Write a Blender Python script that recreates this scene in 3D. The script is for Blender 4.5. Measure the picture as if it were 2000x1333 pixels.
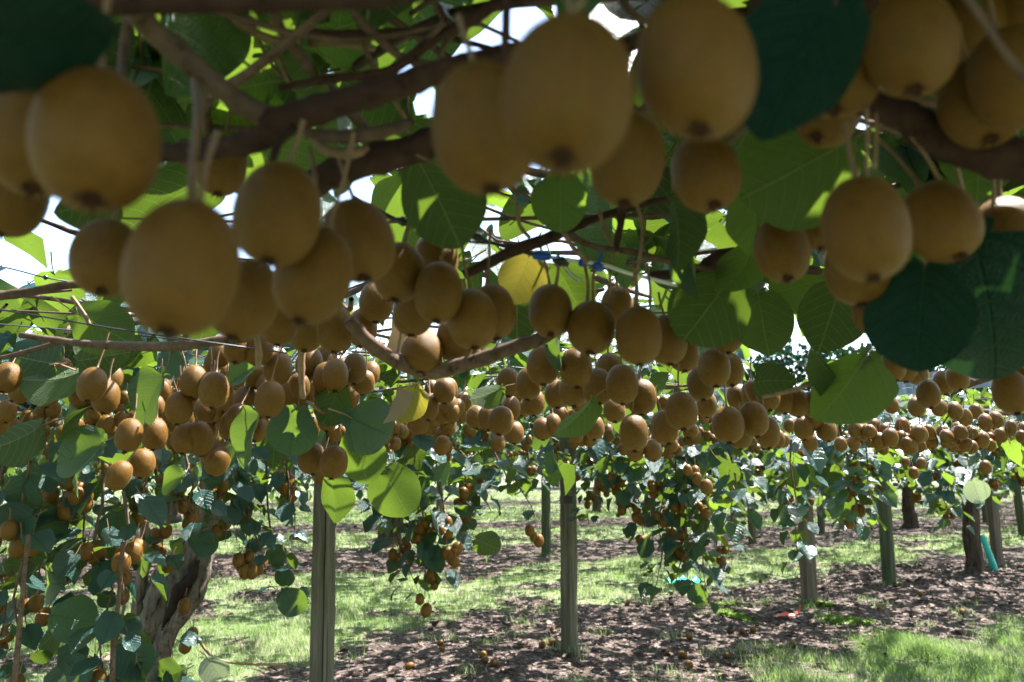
import bpy, math, random
import numpy as np
from mathutils import Vector, Matrix, Quaternion
random.seed(7); RNG = np.random.default_rng(11)
R = math.radians
scene = bpy.context.scene
for o in list(bpy.data.objects): bpy.data.objects.remove(o)

# ------------------------------------------------------------ camera, light, exposure
F = 1555.6; CAMZ = 1.5; PITCH = R(8.54)
cd = bpy.data.cameras.new('camera'); cam = bpy.data.objects.new('camera', cd)
scene.collection.objects.link(cam); scene.camera = cam
cam.location = (0, 0, CAMZ); cam.rotation_euler = (R(90)+PITCH, 0, 0)
cd.sensor_width = 36; cd.lens = 28; cd.clip_start = 0.03; cd.clip_end = 2000
cd.dof.use_dof = True; cd.dof.focus_distance = 2.2; cd.dof.aperture_fstop = 5.6
SUN_EL, SUN_AZ = R(58), R(52)        # azimuth clockwise from +Y (ahead), sun ahead and to the right
w = bpy.data.worlds.new('World'); scene.world = w; w.use_nodes = True
nt = w.node_tree; nt.nodes.clear()
sky = nt.nodes.new('ShaderNodeTexSky'); sky.sky_type = 'NISHITA'; sky.sun_disc = False
sky.sun_elevation = SUN_EL; sky.sun_rotation = SUN_AZ; sky.dust_density = 1.5
bg = nt.nodes.new('ShaderNodeBackground'); bg.inputs[1].default_value = 0.11
out = nt.nodes.new('ShaderNodeOutputWorld')
nt.links.new(sky.outputs[0], bg.inputs[0]); nt.links.new(bg.outputs[0], out.inputs[0])
sd = bpy.data.lights.new('sun', 'SUN'); sd.energy = 5.0; sd.angle = R(0.5); sd.color = (1, .97, .93)
sun = bpy.data.objects.new('sun', sd); scene.collection.objects.link(sun)
SDIR = Vector((math.sin(SUN_AZ)*math.cos(SUN_EL), math.cos(SUN_AZ)*math.cos(SUN_EL), math.sin(SUN_EL)))
sun.rotation_euler = SDIR.to_track_quat('Z', 'Y').to_euler()
vs = scene.view_settings; vs.view_transform = 'Standard'; vs.look = 'None'
vs.exposure = 2.4; vs.gamma = 1; vs.use_curve_mapping = False
scene.render.engine = 'CYCLES'
scene.cycles.max_bounces = 8; scene.cycles.diffuse_bounces = 3; scene.cycles.transmission_bounces = 5

RT = Vector((1, 0, 0)); UP = Vector((0, -math.sin(PITCH), math.cos(PITCH))); FW = Vector((0, math.cos(PITCH), math.sin(PITCH)))
CAM = Vector((0, 0, CAMZ))
def at(px, py, d):                       # point of the place seen at a photo pixel, d metres ahead
    return CAM + (RT*((px-1000)/F) + UP*((666.5-py)/F) + FW)*d
def proj(p):
    v = Vector(p)-CAM; d = v.dot(FW)
    if d < 1e-3: return (-9999, -9999, d)
    return (1000+F*v.dot(RT)/d, 666.5-F*v.dot(UP)/d, d)
def projN(P):
    V = P-np.array(CAM); d = V@np.array(FW); dd = np.where(d < 1e-3, 1e-3, d)
    return 1000+F*(V@np.array(RT))/dd, 666.5-F*(V@np.array(UP))/dd, d

# ------------------------------------------------------------ small helpers
COL = scene.collection
def tag(o, label=None, cat=None, group=None, kind=None):
    if label: o['label'] = label
    if cat: o['category'] = cat
    if group: o['group'] = group
    if kind: o['kind'] = kind
    return o
def empty(name, loc):
    o = bpy.data.objects.new(name, None); o.location = loc; o.empty_display_size = .05
    COL.objects.link(o); return o
def mesh(name, V, Fc, mats, uv=None, midx=None, smooth=True, attr=None):
    V = np.asarray(V, dtype=np.float32)
    me = bpy.data.meshes.new(name)
    if isinstance(Fc, np.ndarray):
        n, k = Fc.shape
        me.vertices.add(len(V)); me.vertices.foreach_set('co', V.ravel())
        me.loops.add(n*k); me.loops.foreach_set('vertex_index', Fc.astype(np.int32).ravel())
        me.polygons.add(n); me.polygons.foreach_set('loop_start', (np.arange(n)*k).astype(np.int32))
        me.polygons.foreach_set('loop_total', np.full(n, k, dtype=np.int32))
        me.update(calc_edges=True)
    else:
        me.from_pydata(V.tolist(), [], [list(f) for f in Fc]); me.update()
    if uv is not None:
        ul = me.uv_layers.new(name='leaf')
        li = np.empty(len(me.loops), dtype=np.int32); me.loops.foreach_get('vertex_index', li)
        ul.data.foreach_set('uv', np.asarray(uv, dtype=np.float32)[li].ravel())
    if attr:
        for an, av in attr.items():
            a = me.attributes.new(an, 'FLOAT', 'POINT'); a.data.foreach_set('value', np.asarray(av, dtype=np.float32))
    for m in (mats if isinstance(mats, (list, tuple)) else [mats]): me.materials.append(m)
    if midx is not None: me.polygons.foreach_set('material_index', np.asarray(midx, dtype=np.int32))
    if smooth: me.polygons.foreach_set('use_smooth', np.ones(len(me.polygons), dtype=bool))
    me.update(); return me
def link(name, me, parent=None, mat=None, world=False):
    o = bpy.data.objects.new(name, me); COL.objects.link(o)
    if parent: o.parent = parent
    if mat is not None:
        m = Matrix(mat)
        if parent: m = Matrix.Translation(-parent.location) @ m
        o.matrix_local = m
    elif world and parent: o.location = -parent.location
    return o
class Geo:                                # collects pieces that form ONE part
    def __init__(s): s.V = []; s.F = []; s.M = []; s.n = 0
    def add(s, V, Fc, mi=0):
        V = np.asarray(V, float); s.V.append(V)
        for f in Fc: s.F.append([i+s.n for i in f]); s.M.append(mi)
        s.n += len(V)
    def build(s, name, mats, parent=None, smooth=True, world=True):
        me = mesh(name, np.concatenate(s.V), s.F, mats, midx=s.M, smooth=smooth)
        return link(name, me, parent, world=world)
def catmull(P, n):
    P = [np.array(p, float) for p in P]
    if len(P) < 3: return [P[0]+(P[-1]-P[0])*t/n for t in range(n+1)]
    Q = [2*P[0]-P[1]]+P+[2*P[-1]-P[-2]]; out = []
    for i in range(1, len(Q)-2):
        for j in range(n):
            t = j/n; a, b, c, d = Q[i-1], Q[i], Q[i+1], Q[i+2]
            out.append(.5*((2*b)+(c-a)*t+(2*a-5*b+4*c-d)*t*t+(3*b-a-3*c+d)*t**3))
    out.append(P[-1]); return out
def tube(P, r, seg=8, sub=4, rough=0, ridge=0, seed=0, cap=True, knob=0):
    """tube along a smoothed polyline; r one radius or one per point"""
    rr = r if isinstance(r, (list, tuple)) else [r]*len(P)
    C = catmull(P, sub) if sub > 1 else [np.array(p, float) for p in P]
    Rr = np.interp(np.linspace(0, len(P)-1, len(C)), range(len(P)), rr)
    rg = random.Random(seed); ph = [rg.uniform(0, 6.28) for _ in range(6)]
    V = []; Fc = []; up = np.array([0, 0, 1.]); n = None
    for i, c in enumerate(C):
        t = C[min(i+1, len(C)-1)]-C[max(i-1, 0)]; t = t/(np.linalg.norm(t)+1e-9)
        if n is None:
            n = np.cross(t, up)
            if np.linalg.norm(n) < .1: n = np.cross(t, [1, 0, 0])
        n = n-t*np.dot(n, t); n /= np.linalg.norm(n)+1e-9; b = np.cross(t, n)
        kn = 1+knob*max(0, math.sin(i*1.3+ph[0]))**6
        for k in range(seg):
            a = 2*math.pi*k/seg
            q = Rr[i]*kn*(1+rough*(math.sin(3*a+i*.5+ph[1])*.5+math.sin(i*.9+ph[2]+a)*.5+rg.uniform(-.5, .5))+ridge*(math.sin(5*a+i*.12+ph[3])+.6*math.sin(9*a-i*.2+ph[4])))
            V.append(c+(n*math.cos(a)+b*math.sin(a))*q)
    for i in range(len(C)-1):
        for k in range(seg):
            k2 = (k+1) % seg
            Fc.append((i*seg+k, i*seg+k2, (i+1)*seg+k2, (i+1)*seg+k))
    if cap:
        Fc.append(tuple(range(seg))[::-1]); Fc.append(tuple((len(C)-1)*seg+k for k in range(seg)))
    return V, Fc
def boxg(x0, x1, y0, y1, z0, z1):
    V = [(x, y, z) for z in (z0, z1) for y in (y0, y1) for x in (x0, x1)]
    return V, [(0, 2, 3, 1), (4, 5, 7, 6), (0, 1, 5, 4), (2, 6, 7, 3), (0, 4, 6, 2), (1, 3, 7, 5)]
_dirs = [(random.uniform(0, 6.28), random.uniform(0, 6.28)) for _ in range(24)]
def nz(x, y, s=1., k=6, o=0):             # smooth noise from sines, about -1..1
    v = 0
    for i in range(k):
        a, p = _dirs[(i+o) % 24]; f = s*(.7+.45*i)
        v = v+np.sin((x*math.cos(a)+y*math.sin(a))*f+p+1.3*np.sin((x*math.sin(a)-y*math.cos(a))*f*.6+p*2))
    return v/k*1.6

# ------------------------------------------------------------ materials
class NT:
    def __init__(s, name):
        s.m = bpy.data.materials.new(name); s.m.use_nodes = True; s.t = s.m.node_tree; s.t.nodes.clear()
        s.out = s.t.nodes.new('ShaderNodeOutputMaterial')
    def n(s, ty, **kw):
        o = s.t.nodes.new('ShaderNode'+ty)
        for k, v in kw.items(): setattr(o, k, v)
        return o
    def l(s, a, b): s.t.links.new(a, b)
    def val(s, x, sock):
        if hasattr(x, 'is_output'): s.l(x, sock)
        else: sock.default_value = x
    def math(s, op, a, b=0., clamp=False):
        o = s.n('Math', operation=op, use_clamp=clamp); s.val(a, o.inputs[0]); s.val(b, o.inputs[1]); return o.outputs[0]
    def mix(s, f, a, b):
        o = s.n('Mix', data_type='RGBA'); s.val(f, o.inputs[0])
        for x, i in ((a, 6), (b, 7)):
            if hasattr(x, 'is_output'): s.l(x, o.inputs[i])
            else: o.inputs[i].default_value = (*x, 1)
        return o.outputs[2]
    def noise(s, scale, detail=4, vec=None, rough=.5):
        o = s.n('TexNoise'); o.inputs['Scale'].default_value = scale; o.inputs['Detail'].default_value = detail
        o.inputs['Roughness'].default_value = rough
        if vec is not None: s.l(vec, o.inputs['Vector'])
        return o.outputs[0]
    def ramp(s, f, a, b):
        o = s.n('MapRange'); s.val(f, o.inputs[0]); o.inputs[1].default_value = a; o.inputs[2].default_value = b; return o.outputs[0]
    def coord(s, which='Object', scale=None):
        c = s.n('TexCoord').outputs[which]
        if scale:
            mp = s.n('Mapping'); mp.inputs['Scale'].default_value = scale; s.l(c, mp.inputs[0]); return mp.outputs[0]
        return c
    def bump(s, h, strength=.4, dist=.01):
        b = s.n('Bump'); b.inputs['Strength'].default_value = strength; b.inputs['Distance'].default_value = dist; s.l(h, b.inputs['Height']); return b.outputs[0]
    def pr(s, col, rough=.6, spec=.5, normal=None, sheen=0, tint=None, srough=.4, metal=0):
        p = s.n('BsdfPrincipled')
        if hasattr(col, 'is_output'): s.l(col, p.inputs['Base Color'])
        else: p.inputs['Base Color'].default_value = (*col, 1)
        s.val(rough, p.inputs['Roughness']); p.inputs['Specular IOR Level'].default_value = spec
        p.inputs['Metallic'].default_value = metal
        if normal is not None: s.l(normal, p.inputs['Normal'])
        if sheen:
            p.inputs['Sheen Weight'].default_value = sheen; p.inputs['Sheen Roughness'].default_value = srough
            if tint: p.inputs['Sheen Tint'].default_value = (*tint, 1)
        return p.outputs[0]
    def done(s, sh): s.l(sh, s.out.inputs[0]); return s.m
    def rnd(s):
        a = s.n('Attribute', attribute_name='rnd').outputs['Fac']; o = s.n('ObjectInfo').outputs['Random']
        return s.math('FRACT', s.math('ADD', a, o))

def leaf_material(name, dark, mid, under, trans, tf=.42, dead=0, veins=True, spec=.6):
    g = NT(name); r = g.rnd()
    top = g.mix(g.ramp(r, 0, 1), dark, mid)
    n1 = g.noise(45, 3, g.coord('Object')); top = g.mix(g.math('MULTIPLY', g.ramp(n1, .35, .75), .45), top, tuple(c*1.9 for c in mid))
    if veins:
        uv = g.n('UVMap', uv_map='leaf').outputs[0]; sp = g.n('SeparateXYZ'); g.l(uv, sp.inputs[0])
        x, y = sp.outputs[0], sp.outputs[1]; ax = g.math('ABSOLUTE', x)
        midr = g.math('SUBTRACT', 1, g.ramp(ax, .004, .02))
        bend = g.math('POWER', ax, 1.35)
        ph = g.math('FRACT', g.math('MULTIPLY', g.math('SUBTRACT', y, g.math('MULTIPLY', bend, 1.1)), 6.5))
        side = g.math('SUBTRACT', 1, g.ramp(g.math('ABSOLUTE', g.math('SUBTRACT', ph, .5)), .015, .075))
        ph2 = g.math('FRACT', g.math('MULTIPLY', g.math('ADD', y, g.math('MULTIPLY', ax, 1.5)), 17))
        fine = g.math('MULTIPLY', g.math('SUBTRACT', 1, g.ramp(g.math('ABSOLUTE', g.math('SUBTRACT', ph2, .5)), .02, .16)), .35)
        v = g.math('MAXIMUM', g.math('MAXIMUM', midr, side), fine)
        top = g.mix(g.math('MULTIPLY', v, .30), top, (.05, .13, .08))
        und = g.mix(g.math('MULTIPLY', v, .8), g.mix(r, under, tuple(c*.7 for c in under)), (.20, .25, .12))
        nb = g.bump(g.math('ADD', g.math('MULTIPLY', v, -1.), g.math('MULTIPLY', n1, .9)), .9, .005)
        tcol = g.mix(g.math('MULTIPLY', v, .5), g.mix(g.math('POWER', r, .6), trans, tuple(c*.3 for c in trans)), tuple(c*.45 for c in trans))
    else:
        und = g.mix(r, under, tuple(c*.75 for c in under)); nb = None; tcol = g.mix(r, trans, tuple(c*.8 for c in trans))
    if dead:
        # some leaves are turning yellow
        f = g.math('GREATER_THAN', r, 1-dead); top = g.mix(f, top, (.35, .30, .03)); und = g.mix(f, und, (.42, .36, .06)); tcol = g.mix(f, tcol, (.75, .55, .04))
    bf = g.n('NewGeometry').outputs['Backfacing']
    col = g.mix(bf, top, und)
    rough = g.math('ADD', .34, g.math('MULTIPLY', bf, .45))
    a = g.pr(col, rough, spec, nb)
    sps = g.math('SUBTRACT', spec, g.math('MULTIPLY', bf, spec*.7)); g.l(sps, a.node.inputs['Specular IOR Level'])
    t = g.n('BsdfTranslucent'); g.l(tcol, t.inputs[0])
    mx = g.n('MixShader'); mx.inputs[0].default_value = tf; g.l(a, mx.inputs[1]); g.l(t.outputs[0], mx.inputs[2])
    return g.done(mx.outputs[0])
M_LEAF = leaf_material('kiwi leaf', (.0035, .038, .040), (.009, .060, .046), (.062, .098, .042), (.32, .52, .045), .25, 0)  # upper side blued: part of the sky reflection is in the colour
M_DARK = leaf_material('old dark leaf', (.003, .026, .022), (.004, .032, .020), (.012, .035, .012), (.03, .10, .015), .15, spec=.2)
M_YEL = leaf_material('yellow leaf', (.26, .22, .02), (.30, .26, .03), (.28, .24, .05), (.5, .42, .05), .35)
M_DRY = leaf_material('dry leaf', (.13, .085, .05), (.20, .14, .09), (.24, .18, .12), (.3, .2, .1), .15, 0, False)
M_SUNLIT_PAINT = leaf_material('leaf painted sunlit', (.45, .50, .42), (.45, .50, .42), (.45, .5, .4), (.4, .5, .2), .2)  # lit copy of the leaf, sunlight painted into its colour

g = NT('kiwi skin'); c = g.coord('Object'); r = g.rnd()
n1 = g.noise(16, 2, c); n2 = g.noise(420, 2, c); n3 = g.noise(60, 4, c)
col = g.mix(g.ramp(n1, .3, .7), (.146, .057, .0055), (.110, .066, .0068))
col = g.mix(g.math('MULTIPLY', r, .5), col, (.195, .092, .015))
col = g.mix(g.math('MULTIPLY', g.ramp(n3, .42, .70), .6), col, (.062, .028, .004))
col = g.mix(g.math('MULTIPLY', g.ramp(n2, .4, .7), .25), col, (.25, .125, .03))
M_KIWI = g.done(g.pr(g.mix(g.math('MULTIPLY', g.ramp(g.noise(7, 2, c), .5, .8), .5), col, (.075, .034, .006)), .42, .20, g.bump(g.math('ADD', n2, n3), .35, .0012), sheen=.06, tint=(1., .7, .4), srough=.15))
g = NT('calyx'); c = g.coord('Object')
M_CALYX = g.done(g.pr(g.mix(g.ramp(g.noise(200, 3, c), .3, .7), (.022, .010, .006), (.08, .035, .018)), .9, .2))
def bark(name, a, b, dark, sc=(30, 30, 6), bs=.8, bd=.006, spec=.12, rough=.85):
    g = NT(name); c = g.coord('Object', sc); c2 = g.coord('Object')
    n1 = g.noise(1, 6, c, .65); n2 = g.noise(5, 4, c2)
    col = g.mix(g.ramp(n1, .35, .65), a, b); col = g.mix(g.ramp(n1, .42, .30), col, dark)
    col = g.mix(g.math('MULTIPLY', g.ramp(n2, .5, .75), .5), col, tuple(x*.6 for x in a))
    return g.done(g.pr(col, rough, spec, g.bump(n1, bs, bd)))
M_CANE = bark('cane bark', (.085, .052, .038), (.15, .10, .075), (.030, .018, .014), (60, 60, 60), .5, .002)
M_CANE_D = bark('old cane bark', (.036, .018, .015), (.062, .034, .026), (.014, .008, .006), (60, 60, 60), .6, .003)
M_TWIG = bark('young twig', (.16, .085, .045), (.24, .15, .085), (.08, .045, .022), (80, 80, 80), .3, .001, .4, .6)
M_BARK = bark('vine trunk bark', (.10, .083, .064), (.27, .225, .175), (.016, .010, .008), (40, 40, 9), 1, .035)
M_BARKD = bark('dark trunk bark', (.05, .035, .026), (.11, .08, .06), (.010, .007, .005), (30, 30, 7), 1, .03)
M_HOLLOW = bark('hollow shade', (.02, .013, .01), (.04, .028, .02), (.008, .006, .005))
def wood(name, a, b, green):
    g = NT(name); c = g.coord('Object', (22, 22, 1.1)); c2 = g.coord('Object', (3, 3, 1.2))
    n1 = g.noise(1, 7, c, .7); n2 = g.noise(1, 4, c2)
    col = g.mix(g.ramp(n1, .38, .62), tuple(x*.62 for x in a), tuple(x*1.15 for x in b)); col = g.mix(g.math('MULTIPLY', g.ramp(n2, .40, .65), .7), col, green)
    cr = g.ramp(g.noise(1, 3, g.coord('Object', (90, 90, 1.1)), .5), .66, .72)
    col = g.mix(g.math('MULTIPLY', cr, .75), col, (.02, .017, .013))
    return g.done(g.pr(col, .85, .25, g.bump(g.math('SUBTRACT', n1, cr), .6, .003)))
M_POST = wood('weathered post', (.095, .080, .055), (.155, .14, .10), (.085, .105, .045))
M_POSTB = wood('brown post', (.12, .085, .062), (.175, .13, .10), (.11, .10, .07))
M_POSTG = wood('mossy post', (.060, .068, .038), (.10, .11, .065), (.055, .085, .028))
M_BEAM = wood('grey beam', (.19, .21, .23), (.28, .31, .34), (.20, .23, .25))  # grey timber, with the blue of the sky light put into the colour
def plain(name, col, rough=.5, metal=0, spec=.5):
    g = NT(name); n = g.noise(30, 3, g.coord('Object'))
    return g.done(g.pr(g.mix(g.math('MULTIPLY', n, .5), col, tuple(x*.6 for x in col)), rough, spec, metal=metal))
M_STEEL = plain('zinc', (.55, .58, .6), .45, .8); M_BLACK = plain('black plastic', (.015, .015, .018), .4)
M_WHITE = plain('white pipe', (.75, .76, .78), .35); M_BLUE = plain('blue clip', (.01, .08, .5), .4)
M_TEAL = plain('turquoise plastic', (.01, .45, .36), .4); M_RED = plain('red tape', (.75, .07, .03), .5)
M_WIRE = plain('old wire', (.05, .055, .065), .5, .6)

# ------------------------------------------------------------ ground
def gpt(px, py):                          # ground point under a pixel
    v = RT*((px-1000)/F)+UP*((666.5-py)/F)+FW; t = -CAMZ/v.z; p = CAM+v*t; return (p.x, p.y)
B1 = [(-6, .9), (-3.2, 2.7), gpt(640, 1460), gpt(1060, 1262), gpt(1560, 1195), gpt(1760, 1152), gpt(1980, 1105), (10.6, 14.2), (17, 19.4)]
B2 = [(-16, 10.6), gpt(0, 1110), gpt(300, 1120), gpt(560, 1095), gpt(800, 1092), gpt(1160, 1073), gpt(1470, 1055), gpt(1675, 1036), (12, 20.5), (22, 28)]
B3 = [(-26, 15), gpt(300, 1045), gpt(700, 1030), gpt(1200, 1022), gpt(1500, 1005), gpt(1900, 995), (30, 38)]
B4 = [(-30, 24), gpt(600, 985), gpt(1300, 982), gpt(1900, 972), (40, 44)]
def dseg(x, y, L):
    best = np.full(np.shape(x), 1e9)
    for (a, b) in zip(L[:-1], L[1:]):
        dx, dy = b[0]-a[0], b[1]-a[1]; t = np.clip(((x-a[0])*dx+(y-a[1])*dy)/(dx*dx+dy*dy), 0, 1)
        best = np.minimum(best, np.hypot(x-a[0]-t*dx, y-a[1]-t*dy))
    return best
def mulch(x, y):                          # 1 = bare mulch, 0 = grass
    x = np.asarray(x, float); y = np.asarray(y, float)
    m = np.zeros(x.shape); n = nz(x, y, 1.7)*.30+nz(x, y, 5.5, o=5)*.16
    for L, hw in ((B1, 1.40), (B2, 1.45), (B3, 1.0), (B4, 1.0)):
        m = np.maximum(m, 1/(1+np.exp(-(hw-dseg(x, y, L)+n)*7)))
    m = np.maximum(m, np.clip((nz(x, y, 2.3, o=9)-.30)*2.6, 0, .8))   # worn patches in the grass
    return m
def gz(x, y):
    return nz(x, y, .5, 4, 3)*.02+nz(x, y, 9, 5, 7)*.006+.05*np.exp(-(dseg(np.asarray(x, float), np.asarray(y, float), B1)/.7)**2)-.09*np.exp(-((x-2.45)**2+(y-7.85)**2)/.10)
def axis(a, b, fine, k):
    u = np.linspace(-1, 1, k); v = np.sinh(u*4.2)/math.sinh(4.2); return v
ux = np.concatenate([-np.geomspace(1500, 16, 24), np.linspace(-15, 15, 330), np.geomspace(16, 1500, 24)])
uy = np.concatenate([-np.geomspace(1500, 5, 18), np.linspace(-4.5, 16, 240), np.linspace(16.3, 40, 90), np.geomspace(41, 1500, 24)])
X, Y = np.meshgrid(ux, uy); X = X.ravel(); Y = Y.ravel(); near = (np.abs(X) < 60) & (np.abs(Y) < 60)
Z = np.where(near, gz(X, Y), 0); V = np.stack([X, Y, Z], 1); nx = len(ux); ny = len(uy)
i, j = np.meshgrid(np.arange(nx-1), np.arange(ny-1)); b = (j*nx+i).ravel()
Fg = np.stack([b, b+1, b+nx+1, b+nx], 1)
g = NT('orchard ground'); c = g.coord('Object')
att = g.n('Attribute', attribute_name='mulch').outputs['Fac']
n1 = g.noise(3, 6, c, .65); n2 = g.noise(38, 6, c, .7); n3 = g.noise(150, 4, c, .7); vo = g.n('TexVoronoi'); vo.inputs['Scale'].default_value = 34; g.l(c, vo.inputs['Vector'])
sep = g.n('SeparateColor'); g.l(vo.outputs['Color'], sep.inputs[0])
soil = g.mix(g.ramp(n2, .3, .7), (.026, .018, .013), (.115, .082, .062))
soil = g.mix(g.math('MULTIPLY', g.math('GREATER_THAN', sep.outputs[0], .72), .65), soil, (.25, .20, .185))
soil = g.mix(g.math('MULTIPLY', g.math('LESS_THAN', sep.outputs[1], .25), .7), soil, (.03, .02, .017))
gr = g.mix(g.ramp(n3, .3, .7), (.09, .12, .045), (.18, .21, .11)); gr = g.mix(g.math('MULTIPLY', g.ramp(n1, .5, .7), .6), gr, (.25, .225, .16))
f = g.ramp(g.math('ADD', att, g.math('MULTIPLY', g.math('SUBTRACT', n2, .5), .9)), .38, .62)
M_GROUND = g.done(g.pr(g.mix(f, gr, soil), .9, .2, g.bump(g.math('ADD', n2, g.math('MULTIPLY', sep.outputs[2], .6)), .9, .02)))
tag(link('ground', mesh('ground', V, Fg, M_GROUND, attr={'mulch': mulch(X, Y)})), kind='structure')

# ------------------------------------------------------------ joined copies (stuff) in numpy
def join(name, tpl, Ms, mats, parent=None, rnd=None):
    """one mesh from copies of a small template. tpl = (V, tris, uv, midx); Ms (n,3,4)"""
    V, T, UV, MI = tpl; Ms = np.asarray(Ms, float); n = len(Ms)
    if n == 0: return None
    P = np.einsum('nij,vj->nvi', Ms[:, :, :3], V)+Ms[:, None, :, 3]
    if parent: P = P-np.array(parent.location)
    Tn = (T[None]+(np.arange(n)*len(V))[:, None, None]).reshape(-1, 3)
    rv = RNG.random(n) if rnd is None else rnd
    me = mesh(name, P.reshape(-1, 3), Tn, mats, uv=np.tile(UV, (n, 1)) if UV is not None else None,
              midx=np.tile(MI, n) if MI is not None else None, attr={'rnd': np.repeat(rv, len(V))})
    return tag(link(name, me, parent), kind='stuff')
def frame(dirv, normal, size, pos):       # 4x4: local +Y = dirv, +Z about normal
    y = Vector(dirv).normalized(); z = Vector(normal); z = z-y*z.dot(y)
    if z.length < 1e-3: z = Vector((0, 0, 1)).cross(y).cross(y)
    z.normalize(); x = y.cross(z)
    m = Matrix((x, y, z)).transposed().to_4x4()
    for i in range(3):
        for j in range(3): m[i][j] *= size
    m.translation = pos; return m

# leaf template: unit leaf, petiole joint at the origin, tip towards +Y, upper side +Z
def leaf_tpl(spokes, rings, fold, cup, wave, seed, petiole=True, droop=.12, tip=.07, lop=0.):
    rg = random.Random(seed); V = [(0, 0, 0)]; UV = [(0, 0)]; T = []; MI = []
    ph = rg.uniform(0, 6.28)
    def Rb(t):                            # outline about the joint; t=0 is the tip
        cx, cy = 0, .40; rad = .48*(1+.03*math.sin(5*t+ph)+.02*math.sin(9*t+ph*2)+(.012*math.sin(26*t) if spokes > 20 else 0))
        dx, dy = math.sin(t), math.cos(t)
        bq = dy*cy; r_ = bq+math.sqrt(max(bq*bq-(cy*cy-rad*rad), 0))
        r_ *= 1-.75*math.exp(-((abs(t)-math.pi)/.26)**2)+.75*math.exp(-((abs(t)-2.45)/.38)**2)
        return r_+tip*math.exp(-(t/.22)**2)+lop*math.sin(t)
    for k in range(1, rings+1):
        q = k/rings
        for s in range(spokes+1):
            t = -math.pi+2*math.pi*s/spokes
            t = max(-3.05, min(3.05, t)); rr = Rb(t)*q; x, y = rr*math.sin(t), rr*math.cos(t)
            z = -fold*abs(x)*-1+cup*(x*x+(y-.4)**2)-droop*max(y, 0)**2*1.3+wave*math.sin(4*t+ph)*q*q+wave*.6*math.sin(7*t+ph*3)*q**3
            V.append((x, y, z)); UV.append((x, y))
    for s in range(spokes):
        T.append((0, 1+s+1, 1+s)); MI.append(0)
    n = spokes+1
    for k in range(rings-1):
        for s in range(spokes):
            a = 1+k*n+s; T.append((a, a+1, a+n)); T.append((a+1, a+n+1, a+n)); MI += [0, 0]
    if petiole:
        pv, pf = tube([(0, 0, 0), (0, -.22, .04), (.03, -.50, .16)], [.013, .014, .018], 3, 2, cap=False)
        b = len(V); V += [tuple(p) for p in pv]; UV += [(.9, .9)]*len(pv)
        for q in pf: T += [(b+q[0], b+q[1], b+q[2]), (b+q[0], b+q[2], b+q[3])]; MI += [1, 1]
    return np.array(V, float), np.array(T), np.array(UV, float), np.array(MI)
def shape_mesh(name, tpl, mats): return mesh(name, tpl[0], tpl[1], mats, uv=tpl[2], midx=tpl[3])
TPL_BIG = [leaf_tpl(52, 5, f, c_, w_, s, True, d_, .06, l_) for s, (f, c_, w_, d_, l_) in enumerate([(.12, .10, .03, .15, 0), (.35, 0, .04, .25, .02), (.05, .35, .035, .05, -.02), (.22, -.25, .05, .3, 0), (.6, .1, .05, .35, .02)])]
TPL_MID = [leaf_tpl(12, 2, f, c_, w_, s+20, True, d_, .06, l_) for s, (f, c_, w_, d_, l_) in enumerate([(.12, .10, .04, .15, 0), (.35, 0, .05, .25, .03), (.05, .3, .04, .05, -.03), (.22, -.25, .05, .3, 0), (.5, .1, .05, .35, .03)])]
TPL_LOW = [leaf_tpl(8, 1, f, c_, .05, s+40, False, .2, .05) for s, (f, c_) in enumerate([(.15, .1), (.4, 0), (.1, -.3)])]
TMAT = [M_LEAF, M_TWIG]
ME_BIG = [shape_mesh('leaf', t, TMAT) for t in TPL_BIG]; ME_MID = [shape_mesh('leaf', t, TMAT) for t in TPL_MID]
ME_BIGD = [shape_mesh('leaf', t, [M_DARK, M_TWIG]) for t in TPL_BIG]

# ------------------------------------------------------------ vines (roots)
VINES = []
def vine(name_label, loc, kind_label='kiwi vine'):
    r = empty('kiwi_vine', (loc[0], loc[1], 0)); tag(r, name_label, 'vine', 'kiwi vines of the orchard')
    VINES.append(dict(root=r, leaves=[], canes=Geo(), pos=loc, n=0)); return VINES[-1]
V_NEAR = vine('near kiwi vine overhead with thick dark canes, big fruit and large leaves across the top', (.3, -.9))
V_LEFT = vine('kiwi vine on the gnarled hollow trunk left of the square post, leafy to the ground', tuple(gpt(290, 1400)))
V_MID = vine('kiwi vine whose leafy shoots hang between the square post and the round centre post', gpt(760, 1066))
V_RIGHT = vine('kiwi vine with a big curtain of shoots hanging low right of the centre post', gpt(1300, 1030))
V_TEAL = vine('kiwi vine on the dark upright trunk with a turquoise sleeve at its foot, far right', gpt(1905, 1128))
V_F1 = vine('far kiwi vine on the slim trunk left of the round second row post', gpt(1408, 1012))
V_F2 = vine('far kiwi vine on the stout pale trunk between the mossy post and the turquoise sleeve', gpt(1778, 1032))
V_F3 = vine('distant kiwi vine on the short trunk seen right behind the round centre post', gpt(1165, 1003))
V_F4 = vine('distant kiwi vine on the bent trunk seen through the gap left of the gnarled trunk', gpt(130, 1012))
def nearest_vine(P):
    c = np.array([v['pos'] for v in VINES]); c[0] = (.1, .2)
    d = np.hypot(P[:, None, 0]-c[None, :, 0], P[:, None, 1]-c[None, :, 1]); d[:, 0] *= .9
    return d.argmin(1)

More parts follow.
